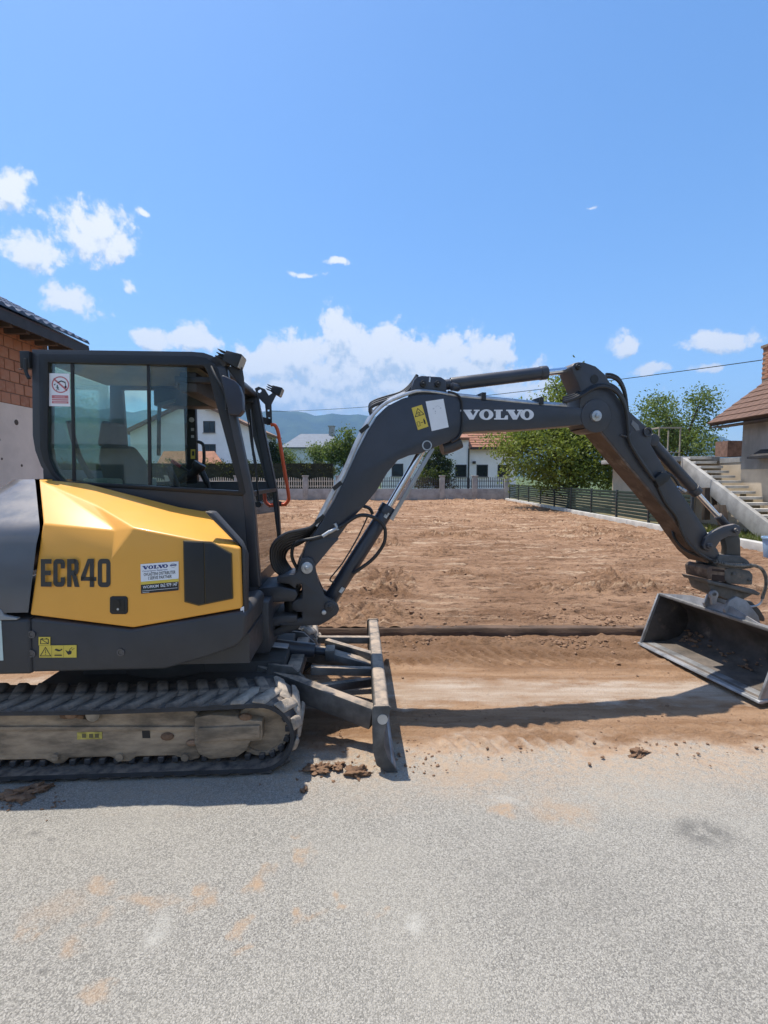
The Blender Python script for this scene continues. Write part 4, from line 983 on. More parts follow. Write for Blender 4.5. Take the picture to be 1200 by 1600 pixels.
def track_frame(l0, l1, near):
    f = -1 if near else 1; lat = l0
    b = MB(); P = lambda pts: mp(pts, -.80) if near else [Vector((p.x, l0, p.z)) for p in mp(pts, -.80)]
    b.prism(P([(-110,1111),(120,1111),(128,1124),(150,1126),(160,1111),(300,1109),(310,1118),(312,1185),(298,1189),(286,1186),(272,1181),(212,1183),(203,1190),(188,1191),(172,1183),(107,1185),(98,1194),(84,1194),(70,1187),(-110,1190)]), (0, .20, 0))
    tf = Md('track_frame', b, muddy, bevel=.010)
    b = MB(); b.prism([p+Vector((0, -.014, 0)) for p in P([(-110,1134),(306,1134),(306,1140),(-110,1140)])], (0, .02, 0)); Md('side_rib', b, muddy, tf, bevel=.004)
    b = MB(); b.prism([p+Vector((0, -.02, 0)) for p in P([(305,1119),(330,1114),(372,1117),(376,1122),(411,1124),(411,1154),(392,1156),(386,1170),(372,1180),(330,1184),(312,1176),(305,1160)])], (0, .16, 0))
    b.prism([p+Vector((0, -.035, 0)) for p in P([(312,1133),(408,1129),(408,1150),(312,1156)])], (0, .06, 0)); Md('idler_block', b, muddy, tf, bevel=.009)
    for x in (88, 188, 290):
        p = P([(x, 1184)])[0]; b = MB(); b.cyl(p+Vector((0, .012, .045)), p+Vector((0, .22, .045)), .062, n=20); Md('roller', b, rubber, tf)
        b = MB(); b.cyl(p+Vector((0, -.016, .008)), p+Vector((0, .01, .008)), .022, n=10); Md('roller_bolt', b, muddy, tf)
    p = P([(147, 1115)])[0]; b = MB(); b.cyl(p+Vector((0, -.02, .0)), p+Vector((0, .22, .0)), .041, n=20); Md('carrier_roller', b, mat('pale roller end', (.30, .25, .19), .8, var=.3, vs=12), tf, bevel=.006)
    for cx_ in (ic.x, xr_):
        b = MB(); b.cyl((cx_, l0+.04, zc), (cx_, l1-.06, zc), .150, n=32); b.ring((cx_, l0+.03, zc), (0, 1, 0), .165, .135, .06, 32); Md('idler_wheel', b, muddy, tf, bevel=.006)
    if near:
        b = MB(); b.prism([p+Vector((0, -.004, 0)) for p in P([(121,1144),(160,1143),(160,1154),(121,1155)])], (0, .002, 0)); b.cur = 1
        for u in (129, 140, 149): b.prism([p+Vector((0, -.006, 0)) for p in P([(u,1146),(u+6,1146),(u+6,1152),(u,1152)])], (0, .002, 0))
        Md('warning_sticker', b, [mat('worn yellow sticker', (.50, .40, .09), .7, var=.3, vs=30, dust=.35, dscale=16), mat('worn print', (.16, .13, .06), .8)], tf)
        b = MB(); b.prism([p+Vector((0, -.003, 0)) for p in P([(222,1140),(234,1140),(235,1153),(223,1153)])], (0, .002, 0)); Md('grease_opening', b, black, tf)
        b = MB()
        for u, v, r in ((112,1116,.03),(102,1118,.022),(126,1119,.018),(262,1150,.03),(300,1160,.025),(384,1120,.03)):
            p = P([(u, v)])[0]; o_ = len(b.v); b.add([p+Vector((a*r*1.3, bb_*r*.6-.005, c*r*.8)) for a, bb_, c in ICO1[0]], ICO1[1])
        Md('caked_mud', b, clodm, tf, smooth=60, kind='stuff')
ICO1 = ico_data(2)
track_frame(-.80, -.56, True); track_frame(.60, .84, False)
b = MB(); b.box(-.75, .75, -.54, .54, .16, .40); b.cyl((0, 0, .40), (0, 0, .56), .40, n=32); b.box(-.55, .80, -.30, .30, .20, .47); Md('car_body', b, mat('dark undercarriage steel', (.06, .055, .05), .8, dust=.3), bevel=.01)  # car body steel in one dark base colour with dust

# --- dozer blade, lifted just clear of the ground
def bl_prof(lat): return [(1.400,lat,.385),(1.412,lat,.402),(1.478,lat,.402),(1.492,lat,.388),(1.470,lat,.31),(1.452,lat,.24),(1.452,lat,.16),(1.474,lat,.09),(1.512,lat,.035),(1.532,lat,.004),(1.470,lat,.004),(1.425,lat,.05),(1.405,lat,.13),(1.400,lat,.25)]
b = MB(); b.prism(bl_prof(-.855), (0, 1.71, 0)); db = Md('dozer_blade', b, bladem, bevel=.006, angle=35)
for lat, d in ((-.872, .018), (.854, .018)):
    pr = [Vector((x-.012 if x < 1.43 else x+.006, lat, z+(.006 if z > .3 else 0))) for x, _, z in bl_prof(0)]
    b = MB(); hc = Vector((1.448, lat, .335)); hole = [hc+Vector((.026*math.cos(a*math.pi/8), 0, .026*math.sin(a*math.pi/8))) for a in range(16)]
    b.prism(pr, (0, d, 0), [hole] if lat > 0 else ()); ep = Md('end_plate', b, bladem, db, bevel=.003)
    if lat < 0:
        b = MB(); b.cyl((1.448, lat-.004, .328), (1.448, lat+.01, .328), .030, n=20); Md('pipe_end', b, mat('pale scraped metal', (.55, .52, .46), .6, var=.2), ep)
b = MB(); b.prism([(1.470,-.85,.005),(1.536,-.85,.004),(1.515,-.85,.040),(1.492,-.85,.055)], (0, 1.70, 0)); Md('cutting_edge', b, blademb, db, bevel=.003)
armz = [(.62,-.27,.36),(1.395,-.60,.20)]
for (a, c, h) in (((.62,-.27,.37),(1.40,-.62,.215),.14),((.62,.24,.37),(1.40,.26,.235),.13)):
    q = MB(); q.bar(a, c, .075, h); Md('blade_arm', q, bladem, db, bevel=.006)
for (a, c) in (((.98,-.30,.40),(1.41,-.24,.355)),((.98,.30,.41),(1.41,.42,.36)),((1.05,.26,.40),(1.41,.05,.36)),((.95,-.40,.30),(1.40,-.12,.23))):
    q = MB(); q.bar(a, c, .05, .055); Md('brace', q, bladem, db, bevel=.004)
q = MB(); q.bar((.86,-.36,.365),(.86,.36,.365), .10, .10); Md('cross_member', q, bladem, db, bevel=.008)
for lat in (-.36,.36):
    q = MB(); q.prism([(.70,lat,.47),(.86,lat,.45),(.95,lat,.36),(.86,lat,.28),(.66,lat,.30)], (0,.03,0)); Md('pivot_lug', q, bladem, db, bevel=.006)
q = MB(); q.cyl((.35,.02,.50),(.98,.02,.42),.055,n=20); q.cyl((.98,.02,.42),(1.10,.02,.40),.03,n=14); cyb = Md('blade_cylinder', q, boomgrey, bevel=.004)
q = MB(); q.box(1.06,1.13,-.05,.09,.36,.44); q.bar((1.10,.02,.39),(1.40,.02,.30),.12,.05); Md('cylinder_lug', q, bladem, db, bevel=.005)
q = MB(); q.bar((.52,-.10,.535),(.80,-.10,.50),.07,.012); Md('guard_strip', q, mat('pale guard strip', (.45, .45, .46), .5, .2), cyb)

# --- upper structure: skirt, engine cover, counterweight
def sk(lat, pts): return mp(pts, lat)
b = MB()
SKP = [(46,966),(204,984),(376,955),(385,962),(381,996),(371,1010),(333,1024),(257,1046),(48,1051)]
b.prism(sk(YN, SKP), (0, .55, 0)); skirt = Md('side_skirt', b, plastic, bevel=.018, segs=3)
b = MB(); q = M.px(200, 985, YN); b.box(-1.05, .66, YN+.12, .84, .62, .80); Md('deck', b, grey)
for u, v in ((50,991),(50,1021),(189,1019)):
    p = M.px(u, v, YN); b = MB(); b.ring(p+Vector((0, -.006, 0)), (0, 1, 0), .021, .013, .01, 16); b.cyl(p+Vector((0, -.004, 0)), p+Vector((0, .01, 0)), .012, n=6); Md('bolt', b, mat('bolt steel', (.10, .10, .105), .4, .6), skirt)
def sticker_pts(fr, quad, lat, off):
    """corners tl, tr, br, bl on the plane: origin bottom-left and the two axes"""
    tl, tr, br, bl = [fr.px(u, v, lat)+Vector((0, off, 0)) for u, v in quad]
    return tl, tr, br, bl
class Deco:
    """flat print laid on a sticker: s across 0-1, t up 0-1"""
    def __init__(s, fr, quad, lat, off=-.003):
        s.tl, s.tr, s.br, s.bl = sticker_pts(fr, quad, lat, off); s.mb = MB(); s.k = 0
    def at(s, x, y, lift=1):
        lo = s.bl.lerp(s.br, x); hi = s.tl.lerp(s.tr, x); return lo.lerp(hi, y)+Vector((0, -.0007*lift, 0))
    def base(s, mi=0): s.mb.cur = mi; s.mb.prism([s.at(0, 0, 0), s.at(1, 0, 0), s.at(1, 1, 0), s.at(0, 1, 0)], (0, .0025, 0)); return s
    def poly(s, pts, mi, lift=1): s.mb.cur = mi; s.mb.add([s.at(x, y, lift) for x, y in pts], [tuple(range(len(pts)))]); return s
    def rect(s, x0, y0, x1, y1, mi, lift=1): return s.poly([(x0, y0), (x1, y0), (x1, y1), (x0, y1)], mi, lift)
    def line(s, pts, w, mi, lift=1, asp=1, closed=False):
        P = [Vector((x*asp, y)) for x, y in pts]
        if closed: P.append(P[0])
        for a, c in zip(P, P[1:]):
            d = (c-a).normalized()*w/2; n = Vector((-d.y, d.x)); q = [a-d+n, a-d-n, c+d-n, c+d+n]
            s.poly([(v.x/asp, v.y) for v in q], mi, lift)
        return s
    def text(s, txt, x, y, h, w, mi, lift=1):
        s.mb.cur = mi; o = s.at(x, y, lift); ex_ = (s.at(x+w, y, lift)-o); ey_ = (s.at(x, y+h, lift)-o)
        text_mb(s.mb, txt, o, ex_.normalized(), ey_.normalized(), ey_.length, ex_.length); return s
    def ell(s, x, y, rx, ry, mi, lift=1, ri=None, n=28):
        a = [(x+rx*math.cos(2*math.pi*i/n), y+ry*math.sin(2*math.pi*i/n)) for i in range(n)]
        if ri is None: return s.poly(a, mi, lift)
        c = [(x+rx*ri*math.cos(2*math.pi*i/n), y+ry*ri*math.sin(2*math.pi*i/n)) for i in range(n)]
        for i in range(n): j = (i+1) % n; s.poly([a[i], a[j], c[j], c[i]], mi, lift)
        return s
    def done(s, name, mats, parent, fr): return s.mb.build(name, mats, parent, fr, smooth=None)
d = Deco(M, [(61,995),(79,995),(79,1008),(61,1008)], YN, -.004).base(0); d.line([(.18,.2),(.85,.2),(.85,.75),(.18,.75)], .07, 1, closed=True).line([(.25,.72),(.85,.2)], .07, 1).rect(.25,.75,.40,.86,1).rect(.62,.75,.78,.86,1)
d.done('battery_sticker', [yel_st, blk_st], skirt, M)
d = Deco(M, [(62,1008.6),(120,1007.6),(120,1027),(62,1027)], YN, -.004).base(0)
d.line([(.03,.14),(.31,.14),(.17,.86)], .06, 1, asp=3, closed=True).rect(.162,.36,.178,.68,1).rect(.162,.22,.178,.29,1).rect(.333,.02,.339,.98,1).rect(.655,.02,.661,.98,1)
d.poly([(.41,.62),(.45,.74),(.55,.64),(.62,.74),(.62,.62),(.54,.50),(.50,.52)], 1).rect(.41,.14,.61,.22,1).rect(.42,.26,.60,.29,2)
d.poly([(.70,.62),(.78,.50),(.82,.62),(.88,.48),(.86,.28),(.78,.22),(.74,.40)], 1).line([(.82,.66),(.88,.80)], .05, 1, asp=3).line([(.88,.6),(.94,.74)], .04, 1, asp=3)
d.done('warning_sticker', [yel_st, blk_st, mat('brown print', (.25, .12, .04), .5)], skirt, M)

# yellow cover: facets
Pn = dict(A=(60,749,-.36), B=(66,818,-.805), C=(181,828,-.79), D=(208,824,-.838), E=(374,856,-.838), F=(377,951,-.838), G=(208,981,-.839), H=(46,961,-.842),
          I=(176,868,-.842), K=(136,756,-.27), L=(281,793,-.26), Mm=(318,799,-.26), Q=(148,788,-.60))
nm = list(Pn); vs = [M.px(u, v, l) for u, v, l in Pn.values()]; ix = {k: i for i, k in enumerate(nm)}
def fc(s): return tuple(ix[k] for k in s)
faces = [fc('ABC'), fc('ACQ'), fc('QCD'), fc('AQK'), fc('KQD'), fc('KDL'), ('L','D','E'), ('L','E','Mm'), fc('BHIC'), fc('CID'), fc('HGI'), ('D','I','G','F','E')]
faces = [f if isinstance(f[0], int) else tuple(ix[k] for k in f) for f in faces]
back = [v+Vector((0, .16, 0)) for v in vs]; rim = ['A','B','H','G','F','E','Mm']
n0 = len(vs); vs2 = vs+[v+Vector((.0, .14, -.0)) for v in (vs[ix[k]] for k in rim)]
for i in range(len(rim)-1): faces.append((ix[rim[i]], n0+i, n0+i+1, ix[rim[i+1]]))
b = MB(); b.add(vs2, faces); cover = Md('engine_cover', b, yellow, bevel=.012, segs=3, angle=9, smooth=50)
b = MB(); gp = [(285.5,844.5),(330,846.5),(362,864.5),(364,936),(310,947),(287.5,941)]
b.prism(mp(gp, -.849), (0, .02, 0)); Md('grille_frame', b, mat('grille surround', (.10, .065, .015), .6), cover, bevel=.004)
b = MB(); L1 = mp([(287,846),(318,848),(320,943),(310,945),(289,939)], -.853); L2 = mp([(319,848),(331,848.5),(360.5,866),(362.5,934.5),(321,943)], -.853)
b.prism(L1, (0, .008, 0)); b.prism(L2, (0, .010, 0)); gr = Md('side_grille', b, black, cover, bevel=.003)
b = MB(); b.prism(mp([(171,934),(174,932),(196,932),(199,935),(199,957),(196,960),(174,960),(171,957)], -.849), (0, .012, 0)); la = Md('cover_latch', b, black, cover, bevel=.005)
b = MB(); b.prism(mp([(176,937),(194,937),(194,955),(176,955)], -.851), (0, .004, 0)); b.cur = 1; p = M.px(184, 952, -.853); b.cyl(p, p+Vector((0, .006, 0)), .0065, n=12); b.cur = 0
b.prism(mp([(181,938),(187,938),(187,947),(181,947)], -.854), (0, .006, 0)); Md('latch_bowl', b, [mat('latch dark', (.006, .006, .006), .4), zinc], cover)
# model lettering, drawn as bold condensed strokes
def strokes(d, shapes, mi=0):
    for kind, a in shapes: getattr(d, kind)(*a, mi)
d = Deco(M, [(64,873.5),(173,873.0),(173,917.5),(64,916.5)], -.8445, -.0012)
def rr(x0, y0, x1, y1, w, hw, openr=False, r=.16):
    """rounded ring used for the C and the zero: outer and inner outlines"""
    def arc(cx_, cy_, rx, ry, a0, a1): return [(cx_+rx*math.cos(a0+(a1-a0)*i/6), cy_+ry*math.sin(a0+(a1-a0)*i/6)) for i in range(7)]
    rx, ry = r*.36, r; o = arc(x1-rx, y1-ry, rx, ry, 0, math.pi/2)+arc(x0+rx, y1-ry, rx, ry, math.pi/2, math.pi)+arc(x0+rx, y0+ry, rx, ry, math.pi, 1.5*math.pi)+arc(x1-rx, y0+ry, rx, ry, 1.5*math.pi, 2*math.pi)
    rx2, ry2 = max(.004, rx-w*.8), max(.01, ry-hw*.8)
    X0, X1, Y0_, Y1_ = x0+w, x1-w, y0+hw, y1-hw
    i_ = arc(X1-rx2, Y1_-ry2, rx2, ry2, 0, math.pi/2)+arc(X0+rx2, Y1_-ry2, rx2, ry2, math.pi/2, math.pi)+arc(X0+rx2, Y0_+ry2, rx2, ry2, math.pi, 1.5*math.pi)+arc(X1-rx2, Y0_+ry2, rx2, ry2, 1.5*math.pi, 2*math.pi)
    return o, i_
w, hw = .062, .17
d.rect(0,0,w,1,0); d.rect(w,0,.155,hw,0); d.rect(w,.5-hw/2,.145,.5+hw/2,0); d.rect(w,1-hw,.155,1,0)
o, i_ = rr(.178,0,.345,1,w,hw); n = len(o)
for k in range(n):
    j = (k+1) % n
    if k == n-1:                       # the open side of the C: two stubs
        d.rect(.345-w,.16,.345,.34,0); d.rect(.345-w,.66,.345,.84,0); continue
    d.poly([o[k], o[j], i_[j], i_[k]], 0)
d.rect(.375,0,.375+w,1,0); d.rect(.375+w,1-hw,.495,1,0); d.rect(.375+w,.42,.495,.42+hw,0)
d.poly([(.495,1),(.527,.95),(.540,.84),(.540,.60),(.527,.48),(.495,.42),(.478,.42),(.478,.59),(.478,.83),(.478,1)], 0)
d.poly([(.445,.42),(.505,.46),(.552,0),(.484,0)], 0)
d.rect(.572,.22,.795,.36,0); d.rect(.700,0,.700+w,1,0)
d.poly([(.572,.36),(.572,.22),(.64,.36),(.700,.86),(.700,1),(.672,1)], 0)
o, i_ = rr(.815,0,1.0,1,w,hw); n = len(o)
for k in range(n): j = (k+1) % n; d.poly([o[k], o[j], i_[j], i_[k]], 0)
d.done('lettering', [decal_dk], cover, M)
# dealer sticker
def volvo(d, x0, y0, x1, y1, mi, lift=1):
    W_, H_ = x1-x0, y1-y0; T = lambda pts: [(x0+x*W_, y0+y*H_) for x, y in pts]
    def V(a):
        k = .235
        d.poly(T([(a,1),(a+.125,1),(a+.125,.86),(a+.105,.86),(a+.145,.40),(a+.118,.0),(a+.095,.0),(a+.02,.86),(a,.86)]), mi, lift)
        d.poly(T([(a+.118,.0),(a+.145,.40),(a+.182,.86),(a+.155,.86),(a+.155,1),(a+k,1),(a+k,.86),(a+.217,.86),(a+.152,0)]), mi, lift)
    def O(c, rx=.098):
        n = 28
        for i in range(n):
            a, e = 2*math.pi*i/n, 2*math.pi*(i+1)/n
            d.poly(T([(c+rx*math.cos(a), .5+.54*math.sin(a)), (c+rx*math.cos(e), .5+.54*math.sin(e)), (c+rx*.36*math.cos(e), .5+.37*math.sin(e)), (c+rx*.36*math.cos(a), .5+.37*math.sin(a))]), mi, lift)
    V(.0); O(.328)
    d.poly(T([(.435,1),(.555,1),(.555,.86),(.53,.86),(.53,.14),(.435,.0),(.435,.14),(.46,.14),(.46,.86),(.435,.86)]), mi, lift)
    d.poly(T([(.435,0),(.63,0),(.63,.42),(.598,.42),(.575,.14),(.53,.14)]), mi, lift)
    V(.605); O(.902)
d = Deco(M, [(220,881.5),(279.3,877),(279.5,922),(221,927.5)], -.8425, -.004).base(0)
volvo(d, .05, .815, .72, .935, 1); d.ell(.86,.875,.07,.075,5,1,.82).rect(.78,.865,.95,.905,1,2)
d.text('Construction Equipment', .05,.735,.045,.66,1); d.text('OVLAŠTENI DISTRIBUTER', .08,.59,.105,.84,2); d.text('I SERVIS PARTNER', .20,.455,.105,.62,2)
d.rect(0,.305,1,.405,3).text('', .04,.33,.05,.9,2).rect(0,0,1,.305,2); 
d.text('WORKIM', .05,.17,.095,.42,0,2).text('062 979 147', .52,.165,.115,.45,0,2).rect(.03,.135,.20,.15,4,2).rect(.24,.135,.47,.15,4,2).rect(.03,.085,.97,.097,0,2).rect(.04,.03,.22,.043,0,2)
d.done('dealer_sticker', [white_st, blue_st, blk_st, yel_st, green_st, mat('grey print', (.35, .37, .40), .5)], cover, M)

# counterweight: rounded tail in two tiers
def tail(name, prof, m, parent=ex, bevel=.02):
    """prof: (u, v, lat) for the near side; closed around the rear to the far side"""
    return None
b = MB()
up = [M.px(53,748.6,-.30), M.px(54.5,749.2,-.37), M.px(55.5,756,-.41), M.px(61,812,-.745), M.px(62,822,-.79), M.px(61.5,831,-.812), M.px(57,850,-.835), M.px(44,957,-.85)]
rear = -1.32; secs = []
INS = [.34, .31, .29, .09, .05, .035, .015, .02]
for i, p in enumerate(up):
    lat = p.y; rr_ = .30+.15*min(1, i/4); xb = rear+INS[i]; pts = [(p.x, lat)]
    for k in range(9):
        a = k/8*math.pi/2; pts.append((xb+rr_-rr_*math.sin(a), lat+rr_-rr_*math.cos(a)))
    rr_ = min(rr_, abs(lat)*.95, p.x-xb-.01); pts = [(p.x, lat)]+[(xb+rr_-rr_*math.sin(k/8*math.pi/2), lat+rr_-rr_*math.cos(k/8*math.pi/2)) for k in range(9)]
    pts += [(x, -y) for x, y in reversed(pts)]
    secs.append([(x, y, p.z) for x, y in pts])
b = MB(); n = len(secs[0]); vs = [q for s in secs for q in s]; fs = [tuple(range(n))]
for i in range(len(up)-1): fs += [(i*n+k, (i+1)*n+k, (i+1)*n+k+1, i*n+k+1) for k in range(n-1)]
b.add(vs, fs); cw = Md('counterweight', b, mat('tail grey paint', (.075, .078, .086), .34, var=.06, updust=.25, coat=.7), smooth=60)
b = MB(); q0 = M.px(45,968,-.85); q1 = M.px(46,1054,-.85); pts = [(q0.x, -.85)]
for k in range(9): a = k/8*math.pi/2; pts.append((rear+.44-.44*math.sin(a), -.41-.44*math.cos(a)))
pts += [(x, -y) for x, y in reversed(pts)]
b.prism([(x, y, q0.z) for x, y in pts], (0, 0, q1.z-q0.z)); Md('tail_base', b, plastic, bevel=.02, segs=3)
b = MB(); t0_ = M.px(-20,970,-.853); t1_ = M.px(5,1032,-.853); b.prism([(t0_.x,-.853,t0_.z),(t1_.x,-.853,t0_.z),(t1_.x,-.853,t1_.z),(t0_.x,-.853,t1_.z)], (0,.004,0)); Md('reflector_plate', b, mat('pale green plate', (.55, .66, .62), .5), cw)
b = MB(); b.prism(mp([(-40,952),(0,952),(6,962),(27,966),(26,969),(-40,970)], -.856), (0,.03,0)); Md('tail_handle', b, mat('pale cast bracket', (.30, .30, .29), .6, dust=.3), cw, bevel=.006)

# --- cab
LN, LF = -.20, .86                       # near and far side planes
OUT = [(50,546),(300,549.5),(318,551),(332,556),(342,563),(348,572),(389,768),(393,800),(402,918),(396,934),(300,934),(100,800),(78,748),(64,728),(55,704),(51,680)]
INN = [(75,566),(318,571.5),(324,580),(374,764),(372,767),(99,752),(86,738),(77,718),(74,700)]
def plate(pts, holes, lat, th): q = MB(); q.prism(mp(pts, lat), (0, th, 0), [mp(h, lat) for h in holes]); return q
cabf = Md('cab_frame', plate(OUT, [INN], LN, .075), grey, bevel=.010, segs=2)
SO = [(60,552.5),(303,556),(322,559),(334,567),(341,576),(384,770),(379,775),(97,757),(80,742),(68,722),(62,700)]
Md('window_seal', plate(SO, [INN], LN-.006, .02), black, cabf, bevel=.003)
fo_ = [Vector((p.x, LF-.06, p.z)) for p in mp(OUT, LN)]; fh = [Vector((p.x, LF-.06, p.z)) for p in mp(INN, LN)]
# far side: two window openings with the door pillar between them
xp0, xp1 = M.px(289,700,LF-.06).x, M.px(307,700,LF-.06).x
zt, zb_ = fh[0].z, M.px(300,752,LF-.06).z
xl_, xr2 = fh[0].x, fh[2].x
xfb = M.px(389,768,LN).x-.075
hb = [(xl_, zt), (xr2-.02, zt), (xfb, zb_), (xl_+.12, zb_), (xl_+.02, zb_+.14)]
q = MB(); q.prism(fo_, (0, .06, 0), [[Vector((x, LF-.06, z)) for x, z in hb]]); Md('door_frame', q, grey, cabf, bevel=.008)
q = MB(); q.box(xp0, xp1, LF-.065, LF-.01, zb_-.02, zt+.02); Md('door_pillar', q, black, cabf, bevel=.006)
# roof, floor, rear wall, front bars
zr0 = mp([(50,546)], LN)[0]; roof_prof = [(50,546),(300,549.5),(318,551),(332,556),(342,563),(348,572),(336,574),(322,566),(300,559),(60,556)]
b = MB(); b.prism(mp(roof_prof, LN+.002), (0, LF-LN-.004, 0)); roof = Md('roof', b, grey, cabf, bevel=.006)
b = MB(); rp = mp([(66,562),(296,565),(296,568),(66,566)], LN+.08); b.prism(rp, (0, LF-LN-.22, 0)); Md('headliner', b, beigetrim, cabf)
b = MB()
p0 = mp([(296,572)], LN)[0]; b.box(p0.x-.10, p0.x+.02, LN+.08, LF-.06, p0.z-.16, p0.z-.02); b.box(p0.x-.55, p0.x-.10, LN+.75, LF-.10, p0.z-.16, p0.z-.02); Md('roof_console', b, plastic, cabf, bevel=.015)
b = MB(); p0 = mp([(348,572)], LN)[0]
b.box(p0.x-.05, p0.x+.02, LN+.06, LF-.06, p0.z-.045, p0.z+.0); Md('front_header', b, grey, cabf, bevel=.01)
b = MB(); hz = mp([(389,768)], LN)[0]
zb2 = mp([(402,918)], LN)[0]
b.box(zb2.x-.07, zb2.x, LN+.075, LF-.06, zb2.z-.03, zb2.z+.10); b.box(-.70, zb2.x-.02, LN+.05, LF, zb2.z-.06, zb2.z+.02); Md('cab_floor', b, grey, cabf, bevel=.008)
b = MB(); rx0 = mp([(51,620)], LN)[0].x
b.prism([(rx0, LN+.07, .95),(rx0+.16, LN+.07, .95),(rx0+.16, LN+.07, 1.62),(rx0+.05, LN+.07, 1.78),(rx0, LN+.07, 1.78)], (0, LF-LN-.13, 0)); Md('rear_wall', b, grey, cabf)
b = MB(); b.box(rx0+.01, rx0+.016, LN+.10, LF-.08, 1.78, zr0.z-.05); Md('rear_window', b, glass_t, cabf, smooth=None)
# windows
def pane(name, pts, lat, m): q = MB(); q.prism(mp(pts, lat), (0, .005, 0)); return Md(name, q, m, cabf, smooth=None)
pane('rear_side_window', [(75,566),(236,569.5),(232,757.5),(99,752),(86,738),(77,718),(74,700)], LN+.016, glass_t)
pane('front_side_window', [(236.5,569.5),(292,571),(292,760.5),(232.5,757.6)], LN+.024, glass_c)
q = MB(); q.prism(mp([(110,566),(114.5,566),(117.5,752.5),(113,752)], LN+.012), (0, .012, 0)); Md('window_bar', q, black, cabf)
q = MB(); q.prism(mp([(229,569),(233.5,569),(236,757.6),(231.5,757.4)], LN+.014), (0, .016, 0)); Md('window_bar', q, black, cabf)
q = MB(); q.add([(xl_-.01, LF-.03, zb_-.02),(xp0+.01, LF-.03, zb_-.02),(xp0+.01, LF-.03, zt+.01),(xl_-.01, LF-.03, zt+.01)], [(0,1,2,3)]); Md('far_side_window', q, glass_t, cabf, smooth=None)
# front posts on the far side and the glazing between
fA = [mp([(u, v)], LN)[0] for u, v in ((348,572),(389,768),(393,800),(402,918))]
for l0, l1 in ((LN-.004, LN+.06), (LF-.07, LF+.004)):
    q = MB(); q.prism([Vector((p.x-.055, l0, p.z)) for p in fA]+[Vector((p.x+.022, l0, p.z)) for p in reversed(fA)], (0, l1-l0, 0)); Md('front_post', q, grey, cabf, bevel=.014, segs=3)
    q = MB(); q.prism([Vector((p.x+.010, l0+(.052 if l0 < 0 else -.002), p.z)) for p in fA]+[Vector((p.x+.019, l0+(.052 if l0 < 0 else -.002), p.z)) for p in reversed(fA)], (0, .022, 0)); Md('post_trim', q, black, cabf)
q = MB(); a, c, e, f_ = fA
q.add([(c.x+.004, LN+.06, c.z-.02),(c.x+.004, LF-.07, c.z-.02),(f_.x+.004, LF-.07, f_.z+.08),(f_.x+.004, LN+.06, f_.z+.08)], [(0,1,2,3)]); Md('lower_windscreen', q, glass_c, cabf, smooth=None)
q = MB(); q.box(c.x-.02, c.x+.02, LN+.06, LF-.07, c.z-.03, c.z+.0); Md('windscreen_rail', q, black, cabf)
q = MB(); q.box(a.x-.34, a.x+.0, LN+.06, LN+.10, a.z-.10, a.z-.06); q.box(a.x-.34, a.x, LF-.11, LF-.07, a.z-.10, a.z-.06)
for k in range(6): q.box(a.x-.36, a.x-.33, LN+.1+k*.14, LN+.16+k*.14, a.z-.13, a.z-.05)
Md('windscreen_track', q, black, cabf, bevel=.004)
# things in the cab
st_ = MB(); st_.box(-.42, .02, .12, .58, 1.16, 1.32); seat = Md('seat', st_, seatm, cabf, bevel=.05, segs=3)
q = MB(); q.prism([(-.50,.13,1.25),(-.34,.13,1.25),(-.44,.13,1.86),(-.52,.13,1.98),(-.60,.13,1.98),(-.62,.13,1.86)], (0, .44, 0)); Md('seat_back', q, seatm, seat, bevel=.04, segs=3)
q = MB(); q.prism([(-.66,.20,1.96),(-.56,.20,1.96),(-.55,.20,2.14),(-.62,.20,2.16)], (0, .3, 0)); Md('headrest', q, seatm, seat, bevel=.03, segs=3)
for y in (-.10, .62):
    q = MB(); q.prism([(-.35,y,1.15),(.10,y,1.15),(.12,y,1.42),(-.02,y,1.50),(-.35,y,1.50)], (0, .14, 0)); co_ = Md('arm_console', q, plastic, cabf, bevel=.02)
    q = MB()
    for k in range(5): q.cyl((.06-.004*k, y+.07, 1.47+.026*k), (.054-.004*k, y+.07, 1.495+.026*k), .075-.010*k, .062-.010*k, 16)
    q.tube([(.035, y+.07, 1.59), (.015, y+.07, 1.66), (-.02, y+.07, 1.74), (-.045, y+.07, 1.80)], [.018]*5+[.026]*8, 10, 4); Md('joystick', q, black, cabf)
pa = M.px(268, 720, .12); pb = M.px(297, 738, .12); q = MB(); q.cyl(pa, pa.lerp(pb, .5), .014, n=10); q.cur = 1; q.cyl(pa.lerp(pb, .5), pb, .009, n=8); Md('safety_lever', q, [mat('red grip', (.35, .03, .025), .5), black], cabf)
q = MB(); q.tube([M.px(264,756,.2), M.px(286,748,.2), M.px(303,738,.2), M.px(313,724,.2)], [.02]*4+[.034]*6+[.05]*3, 10, 4); Md('travel_lever', q, black, cabf)
q = MB(); q.tube([M.px(308,690,LF-.1), M.px(316,693,LF-.13), M.px(318.5,702,LF-.13), M.px(318.5,722,LF-.13), M.px(314,728,LF-.12)], .014, 8, 4); Md('grab_handle', q, black, cabf)
q = MB(); q.tube([M.px(248,712,.5), M.px(249,640,.5), M.px(253,632,.5), M.px(274,626,.5)], .016, 8, 4); Md('arm_rail', q, mat('grey tube', (.12, .14, .15), .5), cabf)
q = MB(); p = M.px(299.5, 656, LF-.065); q.cyl(p+Vector((0,-.006,0)), p, .022, n=16); p1 = M.px(301, 671, LF-.065); q.box(p1.x-.012,p1.x+.012,LF-.07,LF-.063,p1.z-.012,p1.z+.012); p1 = M.px(301, 682, LF-.065); q.box(p1.x-.012,p1.x+.012,LF-.07,LF-.063,p1.z-.012,p1.z+.012); Md('pillar_sticker', q, mat('grey label', (.42, .42, .42), .5), cabf)
